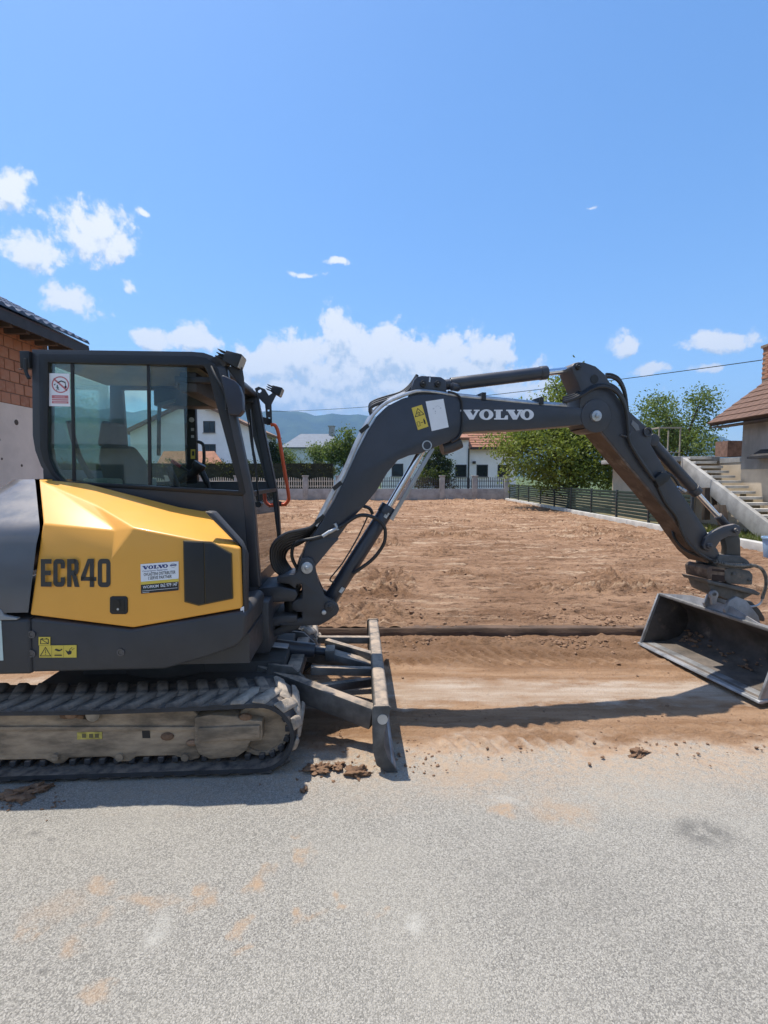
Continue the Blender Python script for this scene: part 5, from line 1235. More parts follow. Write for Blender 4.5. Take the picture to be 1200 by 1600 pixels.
q = MB(); q.prism(mp([(298,702),(305,702),(305,717),(298,717)], LF-.067), (0, .004, 0)); q.cur = 1; q.prism(mp([(300,705),(303.5,705),(303.5,712),(300,712)], LF-.069), (0, .003, 0)); Md('pillar_warning', q, [yel_st, blk_st], cabf)
q = MB(); q.tube([M.px(108,658,LN+.1), M.px(116,690,LN+.1), M.px(126,718,LN+.12), M.px(146,752,LN+.15)], .02, 8, 4); Md('seat_belt', q, plastic, cabf)
q = MB(); q.box(-.62, -.44, LN+.12, LF-.1, 1.55, 1.72); Md('rear_shelf', q, mat('pale green trim', (.20, .24, .21), .8), cabf, bevel=.02)
# prohibition sticker on the rear pane
d = Deco(M, [(74.3,583),(108.7,584),(109.6,635),(75.8,634.5)], LN+.010, -.001).base(0)
d.ell(.58,.66,.40,.255,1,1,.86); d.line([(.30,.82),(.86,.50)], .06, 1, 1, 1.0)
d.line([(.46,.72),(.62,.77),(.80,.73),(.82,.62)], .035, 2, 2, 1.0); d.poly([(.76,.62),(.86,.62),(.86,.56),(.78,.56)], 2, 2); d.poly([(.28,.66),(.35,.69),(.36,.66),(.30,.63)], 2, 2)
d.ell(.44,.635,.03,.018,3,2).line([(.44,.61),(.45,.56)], .04, 3, 2).line([(.45,.56),(.41,.49)], .025, 3, 2).line([(.45,.56),(.51,.50)], .025, 3, 2).line([(.44,.60),(.38,.57)], .02, 3, 2).line([(.44,.60),(.49,.57)], .02, 3, 2)
d.rect(.17,.235,.93,.335,1).rect(.17,.175,.93,.215,1).rect(.17,.085,.93,.155,1); d.rect(.30,.27,.78,.295,4,2).rect(.24,.105,.87,.130,4,2)
d.done('prohibition_sticker', [white_st, red_st, blk_st, green_st, mat('pink print', (.62, .40, .41), .5)], cabf, M)
# mirror, lamps, hand rail, wiper
q = MB(); q.prism(mp([(345,587),(349,586),(366,594),(373,602),(378,617),(379,642),(372,650),(357,648)], LN-.10), (0, .08, 0)); mir = Md('mirror', q, mat('mirror shell', (.022, .026, .040), .45, updust=.1), cabf, bevel=.014, segs=3)
q = MB(); q.tube([M.px(330,573,LN-.02), M.px(338,590,LN-.06), M.px(352,615,LN-.08), M.px(354,640,LN-.08)], .010, 8, 4); Md('mirror_arm', q, black, mir)
q = MB(); q.tube([M.px(322,575,LN+.02), M.px(340,607,LN+.03), M.px(350,632,LN+.05)], .009, 8, 3); Md('gas_strut', q, black, cabf)
def lamp(c, tilt, sc_=1.0):
    f = Vector((math.cos(tilt), 0, math.sin(tilt))); s_ = Vector((0, 1, 0)); u_ = f.cross(s_)*-1
    q = MB(); k = sc_
    back = [c+s_*y*k+u_*z*k-f*.05*k for y, z in ((-.045,-.03),(.045,-.03),(.045,.03),(-.045,.03))]; fr_ = [c+s_*y*k+u_*z*k+f*.045*k for y, z in ((-.06,-.042),(.06,-.042),(.06,.042),(-.06,.042))]
    q.add(back+fr_, [(3,2,1,0),(4,5,6,7),(0,1,5,4),(1,2,6,5),(2,3,7,6),(3,0,4,7)]); 
    for z in (-.02, 0, .02): q.bar(c-f*.075*k+u_*z*k-s_*.04*k, c-f*.075*k+u_*z*k+s_*.04*k, .006, .05*k, f)
    lm = Md('work_lamp', q, black, cabf, bevel=.006)
    q = MB(); l = [c+s_*y*k+u_*z*k+f*.047*k for y, z in ((-.052,-.035),(.052,-.035),(.052,.035),(-.052,.035))]; q.prism(l, f*.004); Md('lens', q, mat('lamp lens', (.48, .43, .36), .25, .3), lm)
    return lm
la_ = M.px(366, 563, LN+.02); lamp(la_, R(-22), 1.15); lb_ = M.px(433, 611, LF+.06); lamp(lb_, R(-22), .95)
q = MB(); q.prism(mp([(326,561),(345,552),(352,553),(358,560),(352,572),(342,575),(330,572)], LN+.0), (0, .09, 0)); q.prism(mp([(352,572),(378,572),(381,590),(383,632),(377,634),(372,600),(364,588)], LN+.03), (0, .012, 0)); Md('lamp_bracket', q, plastic, cabf, bevel=.006)
q = MB(); fa = LF+.02; q.prism(mp([(398,607),(404,604),(414,608),(420,618),(428,612),(432,616),(424,632),(425,664),(417,664),(414,632),(402,620)], fa), (0, .010, 0), [mp([(403,610),(407,608),(409,611),(406,614),(403,613)], fa), mp([(418,640),(421,640),(421,643),(418,643)], fa), mp([(419,652),(422,652),(422,655),(419,655)], fa)]); Md('lamp_bracket', q, plastic, cabf)
q = MB(); q.prism(mp([(406,650),(424,655),(424,664),(408,662)], fa), (0,.012,0)); q.prism(mp([(433,782),(447,786),(448,791),(433,791)], fa), (0,.012,0)); Md('rail_bracket', q, plastic, cabf)
q = MB(); q.tube([M.px(u, v, fa) for u, v in ((423,664),(429,664),(434,673),(438,695),(445,738),(451,774),(450,783),(445,788),(440,788))], .016, 10, 3); Md('hand_rail', q, orange, cabf)
q = MB(); q.tube([M.px(u, v, LN+.20) for u, v in ((407,790),(403,770),(401,745),(399,720),(393,690),(391,665))], .008, 6, 3); q.bar(M.px(390,640,LN+.2), M.px(396,712,LN+.2), .014, .02, (0,1,0)); p = M.px(405,788,LN+.2); q.cyl(p+Vector((0,-.03,0)), p+Vector((0,.03,0)), .022, n=12)
q.tube([M.px(u, v, LN+.18) for u, v in ((382,632),(388,660),(392,690),(396,715),(400,745),(404,775))], .005, 6, 2); Md('wiper', q, black, cabf)
q = MB(); q.tube([M.px(u, v, LN-.03) for u, v in ((40,560),(40,575),(42,585),(46,592))], .012, 6, 3); p = M.px(43, 562, LN); q.box(p.x-.03, p.x+.03, LN-.03, LN+.03, p.z-.06, p.z+.05); q.tube([M.px(42,574,LN-.03), M.px(34,577,LN-.03), M.px(29,576,LN-.03)], .004, 5, 2); Md('rear_lamp', q, black, cabf, bevel=.004)
# dark panel in front of the cover, label at its lower corner
b = MB(); b.prism(mp([(318,799),(332,800),(375,848),(384,868),(384,960),(377,952),(375,856)], -.80), (0, .09, 0)); Md('front_side_panel', b, plastic, bevel=.012)
d = Deco(M, [(377,948),(382.5,946),(382.5,964),(377,967)], -.802, -.02).base(0); d.rect(.2,.3,.8,.7,1); d.done('small_label', [white_st, blk_st], ex, M)

# --- swing frame and post
q = MB()
hp = lambda pts, lat: mp(pts, lat)
q.prism(mp([(384,922),(436,916),(462,922),(465,930),(460,940),(384,944)], -.14), (0, .40, 0)); q.prism(mp([(384,976),(440,962),(464,962),(464,972),(384,990)], -.14), (0, .40, 0))
q.box(.50, .70, -.30, .34, .52, .88); q.prism(mp([(378,940),(420,936),(420,984),(380,998)], -.16), (0, .44, 0)); q.prism(mp([(384,996),(426,986),(447,974),(470,976),(466,984),(440,992),(384,1008)], -.10), (0, .3, 0))
Md('swing_frame', q, grey, bevel=.010)
pz0, pz1 = B.px(447, 968, 0).z, B.px(447, 900, 0).z
q = MB(); q.cyl((0, 0, pz0), (0, 0, pz1), .052, n=24); Bd('swing_pin', q, black)
SPOST = [(467.5,880),(471,873),(479.5,871),(488,873),(492.5,882),(496,903),(501.7,918),(508,932),(520,938.5),(528,945),(530.5,952),(526.7,960),(513,970),(500,977),(466.7,978.5),(436.7,978),(437,975),(453,968.5),(471.7,966.7),(472.5,957),(463,956),(455.8,951.7),(455.8,943),(461,938),(471.7,935),(472.5,925),(471.7,913),(464,913),(461.7,920),(451.7,913),(433,910),(432.5,901.7),(443,899),(460,898),(463.7,893)]
q = MB(); q.prism(bp(SPOST, -.135), (0, .05, 0)); q.prism([p+Vector((0, .22, 0)) for p in bp(SPOST, -.135)], (0, .05, 0))
q.prism([p+Vector((0, .04, 0)) for p in bp([(472,905),(497,905),(505,935),(505,968),(470,972),(472,930)], -.135)], (0, .19, 0))
q.prism([p+Vector((0, .03, 0)) for p in bp([(434,901),(462,897),(462,914),(434,910)], -.135)], (0, .2, 0)); q.prism([p+Vector((0, .03, 0)) for p in bp([(440,972),(468,967),(480,977),(440,978)], -.135)], (0, .2, 0)); q.prism([p+Vector((0, .03, 0)) for p in bp([(456,940),(474,936),(474,956),(456,952)], -.135)], (0, .2, 0))
sp_ = Bd('swing_post', q, grey, bevel=.009)
def pinhead(fr, u, v, lat, r, m, parent, depth=.30, inner=True):
    p = fr.px(u, v, lat); q = MB(); q.cyl(p+Vector((0, -.016, 0)), p+Vector((0, depth, 0)), r, n=24)
    if inner: q.cyl(p+Vector((0, -.026, 0)), p+Vector((0, -.01, 0)), r*.42, n=6)
    return q.build('pivot_pin', m, parent, fr, bevel=.004)
pinhead(B, 479.5, 887, -.14, .042, zinc, sp_); pinhead(B, 506, 956.5, -.14, .017, zinc, sp_, .02, False); pinhead(B, 515, 947, -.136, .036, grey, sp_, .28)

# --- boom
BO = [(470,894),(468,881),(478,853),(493,830),(520,787),(541,745),(560,703),(576,672),(590,650),(606,634),(630,622),(655,616),(690,616),(720,620),(760,625),(837,632),(907,637),(925,640),(937,647),(936,659),(925,663),(907,664),(860,668),(813,671.5),(760,673.5),(725,675.5),(716,683),(700,691),(680,699),(659,708),(640,711.5),(622,719),(606,738),(588,768),(570,790),(549,812),(520,852),(497,880),(484,898)]
q = MB(); q.prism(bp(BO, -.105), (0, .21, 0)); boom = Bd('boom', q, boomgrey, bevel=.010, segs=2, angle=35)
q = MB(); q.prism(bp([(480,893),(470,886),(474,870),(480,852),(494,838),(530,842),(520,852),(497,880)], -.110), (0, .22, 0)); Bd('foot_plate', q, boomgrey, boom, bevel=.004)
q = MB()
for l in (-.075, .05): q.prism(bp([(637,622),(643,606),(647,594),(652,588.5),(660,587),(689,589),(697,594),(698,616)], l), (0, .025, 0))
cb_ = Bd('cylinder_bracket', q, boomgrey, boom, bevel=.006)
q = MB(); q.box(*([B.px(655,0+610,0).x, B.px(690,610,0).x]), -.05, .05, B.px(670,612,0).z, B.px(670,600,0).z); Bd('bracket_web', q, boomgrey, cb_)
for u in (661, 684): pinhead(B, u, 600, -.078, .024, black, cb_, .15)
q = MB(); p = B.px(671, 597, -.08); q.bar(p, p+Vector((.004, 0, .035)), .012, .004, (0, 1, 0)); Bd('grease_tag', q, zinc, cb_)
p = B.px(667, 696, -.108); q = MB(); q.ring(p+Vector((0, -.006, 0)), (0, 1, 0), .037, .029, .012, 28); q.cur = 1; q.cyl(p, p+Vector((0, .22, 0)), .029, n=24); Bd('boom_boss', q, [zinc, boomgrey], boom)
q = MB(); q.tube([B.px(690,700,.05), B.px(705,696,.05), B.px(718,690,.05)], .055, 14, 3); Bd('cylinder_eye', q, boomgrey, boom)
pinhead(B, 931, 650, -.115, .040, zinc, boom, .24)
# stickers and lettering on the boom
d = Deco(B, [(643,637.5),(659.2,632.4),(669.4,666.4),(653,672)], -.105, -.002).base(0)
d.line([(.10,.58),(.92,.58),(.52,.90)], .028, 1, 1, .45, True); d.line([(.35,.70),(.5,.74),(.62,.70)], .025, 1, 1, .45).line([(.55,.62),(.6,.68)], .03, 1, 1, .45).line([(.38,.64),(.48,.66)], .025, 1, 1, .45)
d.line([(.10,.15),(.32,.15),(.32,.34),(.10,.34)], .016, 1, 1, .45, True).line([(.40,.26),(.62,.26)], .022, 1, 1, .45).ell(.78,.37,.07,.022,1).poly([(.70,.34),(.86,.34),(.84,.15),(.72,.15)], 1)
d.done('warning_sticker', [yel_st, blk_st], boom, B)
d = Deco(B, [(665,627.3),(692.7,623.2),(701,667.4),(674.6,673.6)], -.105, -.002).base(0)
for x, y, rx, ry in ((.35,.72,.05,.02),(.42,.62,.03,.03),(.75,.70,.05,.02),(.40,.55,.03,.015)): d.ell(x, y, rx, ry, 1)
d.line([(.48,.76),(.58,.80),(.70,.76)], .012, 1, 1, .6); d.done('faded_sticker', [white_st, mat('faded grey print', (.50, .53, .57), .5)], boom, B)
d = Deco(B, [(722.5,640.2),(834,640.2),(834,655.6),(722.5,655.6)], -.105, -.0015); volvo(d, 0, 0, 1, 1, 0); d.rect(-.03,.82,-.012,1.0,0); d.done('lettering', [decal_wh], boom, B)
# steel lines and hoses on the boom back
def hose(name, pts, r, lat, m, parent, n=8, sub=4, fr=B): q = MB(); q.tube([fr.px(p[0], p[1], p[2] if len(p) > 2 else lat) for p in pts], r, n, sub); return q.build(name, m, parent, fr)
LINE = [(494,822),(505,800),(520,772),(541,733),(556,698),(571,668),(585,646),(603,630),(622,621),(640,614.5),(655,611),(680,612.5),(716,618.5),(760,623),(837,630.5),(885,634)]
for k, l in enumerate((-.085, -.055, -.025)): hose('steel_line', [(u-k*.9, v-k*.9) for u, v in LINE], .0125, l, zinc, boom)
for u, v in ((569,671),(527,760),(500,812)):
    q = MB(); p = B.px(u, v, -.09); q.bar(p+Vector((-.03, 0, -.02)), p+Vector((.03, 0, .03)), .03, .022, (0, 1, 0)); Bd('line_clamp', q, black, boom)
for u in (748, 836):
    q = MB(); p = B.px(u, 624 if u < 800 else 631, 0); q.box(p.x-.016, p.x+.016, -.11, .02, p.z-.02, p.z+.035); Bd('line_clamp', q, black, boom)
for l, o_ in ((-.05, 0), (.0, -3), (.03, -6)): hose('hose', [(582,652+o_),(578,640+o_),(585,633+o_),(602,627+o_),(625,620+o_),(640,609+o_),(652,592+o_)], .013, l, hosem, boom)
hose('hose', [(700,612),(713,616),(721,626),(722.5,650),(721.5,672),(716,684),(706,690)], .009, -.115, hosem, boom)
for k in range(7):
    l = -.09+.03*k; e_ = (k-3)*3.4; hose('hose', [(498,816+e_*.3,l), (486,830+e_*.6,l), (468,839+e_,l), (449+e_*.4,845+e_,l-.02), (437+e_,856+e_*.5,l-.02), (434+e_,872,l), (441+e_,888-e_*.3,l+.01), (454+e_*.5,899-e_*.3,l*.6), (464,905,l*.4)], .0125, 0, hosem, boom)
hose('hose', [(503,838,-.12),(488,842,-.12),(470,845,-.10),(459,852,-.08),(456,868,-.06),(461,882,-.05),(468,890,-.05)], .013, 0, hosem, boom)
for (a, c) in (((504,838),(516,830)),((514,832),(527,825)),((523,818),(528,828))):
    q = MB(); q.cyl(B.px(*a, -.125), B.px(*c, -.125), .014, n=10); Bd('fitting', q, zinc, boom)
hose('hose', [(526,826,-.125),(537,820,-.13),(556.7,807,-.14),(571,805,-.14),(587,810,-.13),(600,822,-.12),(602,838,-.11),(598,853,-.10),(583,873,-.09),(565,887,-.08),(552,896,-.06)], .0135, 0, hosem, boom)
hose('hose', [(558,792,-.06),(568,791,-.08),(578,795,-.08),(582,803,-.07)], .013, 0, hosem, boom)
# boom cylinder
q = MB(); c0, c1 = B.px(512,943,0), B.px(607,793,0); q.cyl(c0, c1, .056, n=28); dd = (c1-c0).normalized(); q.cyl(c1-dd*.06, c1+dd*.012, .062, n=28); q.cyl(c0-Vector((0,.06,0)), c0+Vector((0,.06,0)), .06, n=20); bc = Bd('boom_cylinder', q, boomgrey, bevel=.005)
q = MB(); q.cyl(c1, B.px(663,697,0), .026, n=20); Bd('rod', q, chrome, bc)
q = MB(); q.bar(B.px(611,812,-.06), B.px(676,700,-.06), .03, .022, (0,1,0)); Bd('cylinder_guard', q, mat('guard steel', (.30, .31, .32), .4, .5, var=.2), bc, bevel=.003)
for l in (-.06, -.03): hose('steel_line', [(574,808,l),(560,838,l),(535,880,l),(517,902,l),(517,908,l),(523,910,l)], .0055, 0, hosem, bc, 6, 2)
q = MB()
for u, v in ((604,805),(534,922)): p = B.px(u, v, -.058); q.bar(p-dd*.022, p+dd*.022, .026, .006, (0, 1, 0))
Bd('cylinder_label', q, mat('silver label', (.45, .45, .42), .5, var=.3, vs=40), bc)
# stick cylinder
q = MB(); c0, c1 = B.px(686,602.5,0), B.px(852,582.3,0); dd = (c1-c0).normalized(); q.cyl(B.px(704,600.5,0), c1, .050, n=28); q.cyl(c1-dd*.05, c1+dd*.01, .054, n=28); q.cyl(c0, B.px(716,599,0), .040, n=20); q.cyl(B.px(706,604,-.06), B.px(716,606,-.02), .03, n=14); scy = Bd('stick_cylinder', q, boomgrey, bevel=.005)
q = MB(); q.cyl(c1, B.px(901,577,0), .026, n=20); Bd('rod', q, chrome, scy)

# --- stick
SF = [(893,573),(898,567),(904,565.5),(914,566),(931,572),(945,584),(955,600),(962,615),(975,634),(990,648),(1003,660),(1016,671),(1019,682),(1017,694),(1041,736),(1060,763),(1085,800),(1102,825),(1112,845),(1122,859),(1126,869),(1118,879),(1107,877),(1090,862),(1068,832),(1055,813),(1013,762),(975,717),(938,672),(915,668),(905,655),(906,632),(908,612),(904,600),(897,585)]
hole = [(988,656),(997,664),(999,672),(994,673),(986,663)]
q = MB(); q.prism(bp(SF, -.10), (0, .2, 0)); stick = Bd('stick', q, [stickgrey], bevel=.009, angle=35)
low = bp([(915,668.6),(938,672.6),(975,717.6),(1013,762.6),(1055,813.6),(1068,832.6),(1090,862.6),(1107,877.6)], -.10)
q = MB(); n = len(low); off = Vector((-.012, 0, -.010)); vs = [p+Vector((0, -.004, 0)) for p in low]+[p+off+Vector((0, -.004, 0)) for p in low]; vs += [v+Vector((0, .208, 0)) for v in vs]
fs = []
for i in range(n-1): fs += [(i, i+1, n+i+1, n+i), (2*n+i, 3*n+i, 3*n+i+1, 2*n+i+1), (n+i, n+i+1, 3*n+i+1, 3*n+i), (i, 2*n+i, 2*n+i+1, i+1)]
fs += [(0, n, 3*n, 2*n), (n-1, 3*n-1+0, 4*n-1, 2*n-1)] if False else [(0, n, 3*n, 2*n), (n-1, 2*n-1, 4*n-1, 3*n-1)]
q.add(vs, fs); Bd('bottom_plate', q, dirtysteel, stick)
p = B.px(931, 650, -.104); q = MB(); q.cyl(p+Vector((0, -.006, 0)), p+Vector((0, .216, 0)), .13, n=40); Bd('hub_plate', q, stickgrey, stick, bevel=.005)
pinhead(B, 931, 650, -.118, .043, zinc, stick, .24); pinhead(B, 903, 573, -.104, .022, black, stick, .21)
p = B.px(929, 592, -.104); q = MB(); q.cyl(p, p+Vector((0, .21, 0)), .034, n=16); Bd('hose_boss', q, black, stick)
p = B.px(1012, 675, -.106); q = MB(); q.ring(p+Vector((0, -.008, 0)), (0, 1, 0), .038, .024, .01, 20); q.cyl(p, p+Vector((0, .02, 0)), .024, n=16); Bd('pin_boss', q, stickgrey, stick)
q = MB(); q.prism([p+Vector((0, -.003, 0)) for p in bp(hole, -.10)], (0, .206, 0)); Bd('lifting_slot', q, mat('slot light', (.16, .17, .18), .5), stick)
q = MB(); q.tube([B.px(970,680,-.115), B.px(981,682,-.125), B.px(987,674,-.115)], .007, 6, 4); Bd('hose_hook', q, stickgrey, stick)
q = MB(); q.prism([p for p in bp([(1023,748),(1036,737),(1050,742),(1044,752),(1030,762)], -.14)], (0, .05, 0)); Bd('hose_clamp', q, black, stick, bevel=.005)
for k, l in enumerate((-.125, -.10, -.07)):
    o_ = -k*3; hose('hose', [(880,628+o_),(895,624+o_),(911,616+o_),(928,606.5+o_),(945,604.5+o_),(962,612+o_),(974,630+o_),(979,650+o_),(981,672+o_),(983,690),(996,713-k*2),(1010,734-k*2),(1022,750-k*2)], .0135, l, hosem, stick)
for l, o_ in ((-.06, 0), (-.02, 4)): hose('hose', [(947,589-o_),(957,590-o_),(967.6,597-o_),(976,615-o_),(980,640),(982,662)], .013, l, hosem, stick)
for l, o_ in ((-.115, 0),): hose('hose', [(1026,756),(1040,785),(1056,806),(1064,828),(1074,848),(1090,863),(1106,873),(1117,878)], .013, l, hosem, stick)
hose('hose', [(1049,822,.02),(1053,838,-.02),(1060,850,-.04),(1072,860,-.06),(1088,867,-.08),(1104,873,-.10)], .012, 0, hosem, stick)
# bucket cylinder
q = MB(); c0, c1 = B.px(1016,688,0), B.px(1088,769,0); dd = (c1-c0).normalized(); q.cyl(c0, c1, .044, n=26); q.cyl(c1-dd*.05, c1+dd*.012, .049, n=26); q.cyl(c0-Vector((0,.05,0)), c0+Vector((0,.05,0)), .05, n=18)
bcy = Bd('bucket_cylinder', q, stickgrey, bevel=.005)
q = MB(); q.cyl(c1, B.px(1126,811,0), .023, n=18); q.cur = 1; q.cyl(B.px(1122,806,0), B.px(1137,823,0), .032, n=16); Bd('rod', q, [chrome, stickgrey], bcy)
hose('hose', [(1040,737,-.03),(1052,745,-.05),(1060,757,-.05),(1066,765,-.045)], .011, 0, hosem, bcy)
q = MB(); p = B.px(1064,764,-.05); q.cyl(p, p+Vector((.04,0,-.02)), .018, n=10); q.cyl(p+Vector((-.03,0,.02)), p, .014, n=10); Bd('fitting', q, zinc, bcy)
HL = [(1099,853),(1103,841),(1115,830),(1131,822.5),(1149,818.5),(1157,822),(1159,830),(1154,837),(1139,838),(1127,844),(1118,857),(1109,862),(1101,859)]
for l in (-.135, .10): q = MB(); q.prism(bp(HL, l), (0, .035, 0)); tl_ = Bd('tipping_link', q, stickgrey, bevel=.008); pinhead(B, 1149, 829, l-.004, .022, stickgrey, tl_, .045); 
pinhead(B, 1108, 853, -.14, .026, stickgrey, tl_, .28)
q = MB(); q.cyl(B.px(1149,829,-.12), B.px(1149,829,.12), .026, n=16); q.prism(bp([(1131,836),(1150,826),(1157,842),(1158,874),(1150,880),(1134,878),(1136,856)], -.085), (0, .06, 0)); q.prism(bp([(1131,836),(1150,826),(1157,842),(1158,874),(1150,880),(1134,878),(1136,856)], -.085+.11), (0, .06, 0)); Bd('bucket_link', q, mat('oily link steel', (.045, .042, .036), .6, var=.3, dust=.25), bevel=.008)

# --- tilting coupler
dull = mat('dusty coupler steel', (.085, .082, .075), .75, var=.3, vs=8, dust=.42, dscale=5, updust=.4, bmp=.15, bs=60)
q = MB(); q.prism(bp([(1122,872),(1126,867),(1158,869),(1170,876),(1176,888),(1150,891),(1120,886)], -.115), (0, .23, 0)); cp_ = Bd('coupler', q, dull, bevel=.010)
q = MB(); q.prism(bp([(1104,889),(1110,884),(1134,888),(1134,909),(1106,905)], -.118), (0, .236, 0)); Bd('coupler_jaw', q, dirtysteel, cp_, bevel=.006)
q = MB()
for y0_, y1_ in ((888.5,893),(897.5,908)): q.prism(bp([(1113,y0_),(1132,y0_+2),(1132,y1_+1.5),(1113,y1_-1)], -.121), (0, .01, 0))
Bd('jaw_slot', q, mat('dark slot', (.03, .017, .013), .9), cp_)
q = MB(); q.prism(bp([(1133,892),(1139,888),(1172,892),(1177,898),(1176,914),(1166,914),(1138,912),(1133,906)], -.125), (0, .25, 0)); Bd('tilt_housing', q, dull, cp_, bevel=.010)
for u, v in ((1145,897),(1170,906)): pinhead(B, u, v, -.128, .014, dull, cp_, .03)
q = MB(); q.prism(bp([(1104,906),(1110,907),(1150,916),(1178,921),(1189,927),(1186,931),(1172,928),(1150,922),(1108,912)], -.14), (0, .28, 0)); q.prism(bp([(1106,911),(1150,921),(1178,928),(1160,938),(1146,941),(1112,926)], -.10), (0, .22, 0)); Bd('tilt_cradle', q, dull, cp_, bevel=.008)
hose('hose', [(1117,877,-.135),(1131,881,-.15),(1147,883.5,-.155),(1165,883.5,-.155),(1179,884,-.15),(1190,889,-.14),(1196,900,-.13),(1197,914,-.12),(1193,928,-.10),(1191,936,-.10)], .0135, 0, mat('hose with spiral guard', (.11, .105, .09), .7, var=.5, vs=30, dust=.3), cp_)
q = MB()
P_ = [B.px(*p) for p in [(1118+i*4.0, 877.6+6*math.sin(min(1, i/8)*1.57), -.148) for i in range(15)]]
for i, p in enumerate(P_): dx_ = (P_[min(i+1, 14)]-P_[max(0, i-1)]).normalized(); q.ring(p-dx_*.004, dx_, .0185, .012, .008, 10)
Bd('spiral_guard', q, dull, cp_, kind='stuff')
hose('hose', [(1191,936,-.10),(1188,943,-.09),(1180,947,-.08),(1170,947,-.06),(1162,942,-.05)], .008, 0, zinc, cp_)
q = MB(); q.prism(bp([(1160,938),(1176,940),(1188,952),(1196,965),(1196,972),(1170,966),(1158,950)], .10), (0, .10, 0)); Bd('tilt_cylinder', q, black, cp_, bevel=.015)

# --- ditching bucket (opening faces the machine)
W2 = .65
lf, ln = B.px(1001.5,1006,W2), B.px(1184,1096,-W2); s0 = (lf.x+ln.x)/2; z0 = (lf.z+ln.z)/2
tf_ = B.px(1031,929,W2); tn_ = B.px(1197,994,-W2); s1, z1 = tf_.x, (tf_.z+tn_.z)/2
D_ = .50
outer = [(s0-.01, z0), (s0+.30, z0-.004), (s0+.44, z0+.03), (s0+.53, z0+.11), (s0+.56, z0+.22), (s0+.53, z0+.33), (s0+.42, z0+.42), (s1+.10, z1-.005), (s1, z1+.012), (s1-.012, z1-.004)]
inner = [(s1, z1-.018), (s1+.09, z1-.03), (s0+.41, z0+.40), (s0+.51, z0+.32), (s0+.54, z0+.22), (s0+.51, z0+.12), (s0+.43, z0+.05), (s0+.30, z0+.016), (s0+.02, z0+.016)]
prof = [Vector((x, -W2, z)) for x, z in outer+inner]
q = MB(); n = len(prof); no = len(outer); vs = prof+[v+Vector((0, 2*W2, 0)) for v in prof]
fs = [tuple(range(n)), tuple(range(2*n-1, n-1, -1))]
q.f, q.v, q.mi = [], [], []
q.cur = 0; q.add(vs, fs[:0]); 
for i in range(n):
    j = (i+1) % n; q.cur = 1 if no <= i < n-2 else (0 if i < no else 0)
    q.f.append((i, j, n+j, n+i)); q.mi.append(1 if no <= i < n-1 else 0)
for k in range(no):                       # end caps of the shell, quad by quad
    pass
q.cur = 0; q.f += [tuple(range(n)), tuple(range(2*n-1, n-1, -1))]; q.mi += [0, 0]
lipi = []
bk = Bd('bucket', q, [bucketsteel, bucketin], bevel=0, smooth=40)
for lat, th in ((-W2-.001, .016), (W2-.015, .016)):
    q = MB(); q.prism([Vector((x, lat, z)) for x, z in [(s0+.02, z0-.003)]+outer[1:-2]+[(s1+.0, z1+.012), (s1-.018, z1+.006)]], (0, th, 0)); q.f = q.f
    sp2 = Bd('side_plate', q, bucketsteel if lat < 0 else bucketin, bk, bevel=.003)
    q = MB(); a, c = Vector((s0+.012, lat+th/2, z0+.012)), Vector((s1-.014, lat+th/2, z1+.004)); q.bar(a, c, .030, .020, (0, 1, 0)); Bd('side_cutter', q, mat('bright worn edge', (.27, .27, .27), .5, .4, var=.35, vs=9, dust=.25), bk, bevel=.004)
q = MB(); q.prism([Vector((x, -W2-.012, z)) for x, z in ((s0-.022, z0-.006), (s0-.012, z0+.012), (s0+.13, z0+.020), (s0+.13, z0+.004), (s0+.0, z0-.012))], (0, 2*W2+.024, 0)); Bd('cutting_edge', q, mat('bright worn edge', (.42, .43, .44), .4), bk, bevel=.003)
q = MB(); q.bar((s1, -W2, z1+.0), (s1, W2, z1+.0), .034, .026); Bd('top_rim', q, mat('pale rim steel', (.22, .215, .205), .6, .3, var=.3, vs=8, dust=.3), bk, bevel=.005)
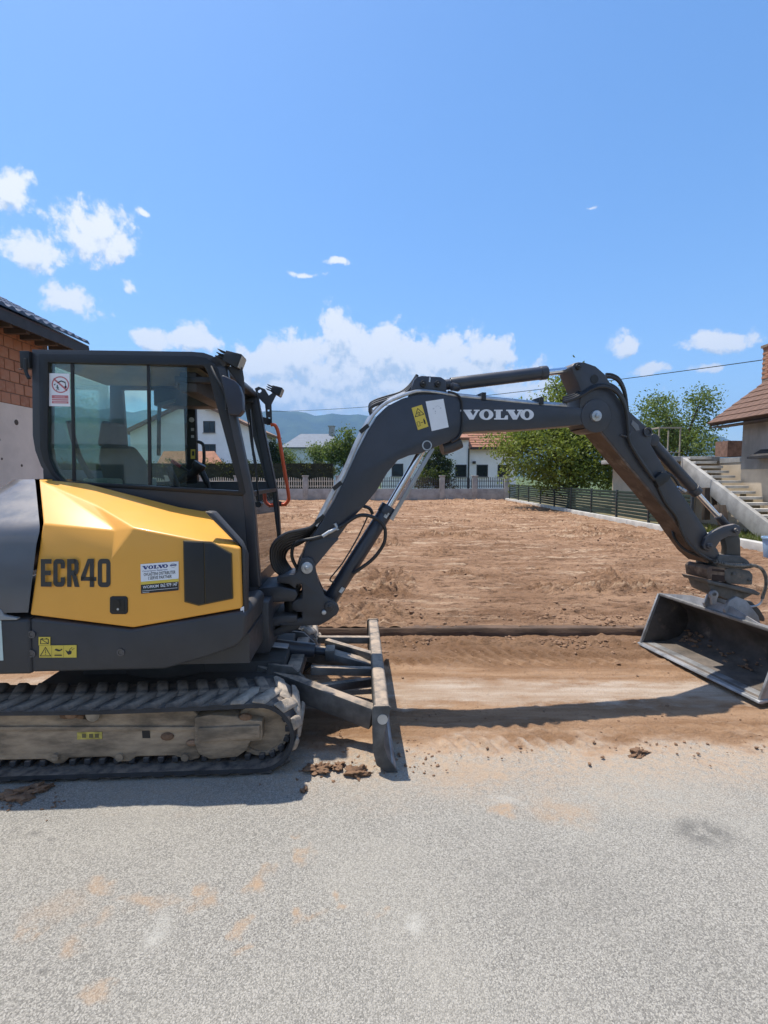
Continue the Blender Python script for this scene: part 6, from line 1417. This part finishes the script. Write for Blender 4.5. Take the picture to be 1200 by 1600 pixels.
# hanger ears on the bucket back
for l in (-.12, .09):
    q = MB(); q.prism([Vector((x, l, z)) for x, z in ((s1+.01, z1), (s1-.015, z1+.05), (s1+.03, z1+.13), (s1+.10, z1+.16), (s1+.20, z1+.12), (s1+.33, z1-.02), (s1+.36, z1-.10), (s1+.1, z1-.02))], (0, .03, 0)); ear = Bd('bucket_ear', q, bucketsteel, bk, bevel=.006)
p = B.px(1117, 930, -.14)
q = MB(); q.cyl(p, p+Vector((0, .03, 0)), .040, n=22); q.prism([p+Vector((x, .004, z)) for x, z in ((-.036, .0), (.036, .0), (.026, -.085), (-.02, -.085))], (0, .02, 0)); Bd('pin_boss', q, bucketsteel, bk, bevel=.008)
q = MB(); q.cyl(p+Vector((-.008, -.01, .01)), p+Vector((-.008, .01, .01)), .016, n=14); q.cur = 1; q.cyl(p+Vector((-.008, -.012, .01)), p+Vector((-.008, 0, .01)), .007, n=8); Bd('pivot_pin', q, [dull, black], bk)
q = MB(); pts = [(x, y, z) for x, z in outer[6:9] for y in (-W2+.02, W2-.02)]
q.prism([Vector((s1+.012, -.42, z1+.012)), Vector((s1+.012, .62, z1+.012)), Vector((s1+.03, .30, z1+.07)), Vector((s1+.035, -.10, z1+.085))], (.014, 0, 0)); Bd('back_gusset', q, bucketsteel, bk)
# soil stuck in the bucket
q = MB()
for i in range(60):
    y = random.uniform(-.3, W2-.05) if i > 18 else random.uniform(.38, W2-.04); x = s0+.36+random.uniform(0, .14); z = z0+.03+max(0, (x-s0-.40))*.9+random.uniform(0, .03); r = random.uniform(.006, .024)
    ja = [random.uniform(.55, 1.15) for _ in ICO1[0]]; q.add([Vector((x, y, z))+Vector((a*r*j_, b_*r*1.3*j_, c*r*.6*j_)) for (a, b_, c), j_ in zip(ICO1[0], ja)], ICO1[1])
Bd('stuck_soil', q, clodm, bk, kind='stuff', smooth=70)

# ------------------------------------------------------------------ valley haze
def haze():
    m = bpy.data.materials.new('valley haze'); m.use_nodes = True; t = m.node_tree; t.nodes.clear()
    o = t.nodes.new('ShaderNodeOutputMaterial'); v = t.nodes.new('ShaderNodeVolumePrincipled')
    v.inputs['Color'].default_value = (.36, .62, 1.0, 1); v.inputs['Density'].default_value = HAZE; v.inputs['Anisotropy'].default_value = .1
    t.links.new(v.outputs[0], o.inputs['Volume'])
    b = MB(); b.box(-8200, 8200, -8200, 8200, -8, 1150); h = b.build('haze', m, kind='stuff', smooth=None); return h
HAZE = 1.6e-4
haze()
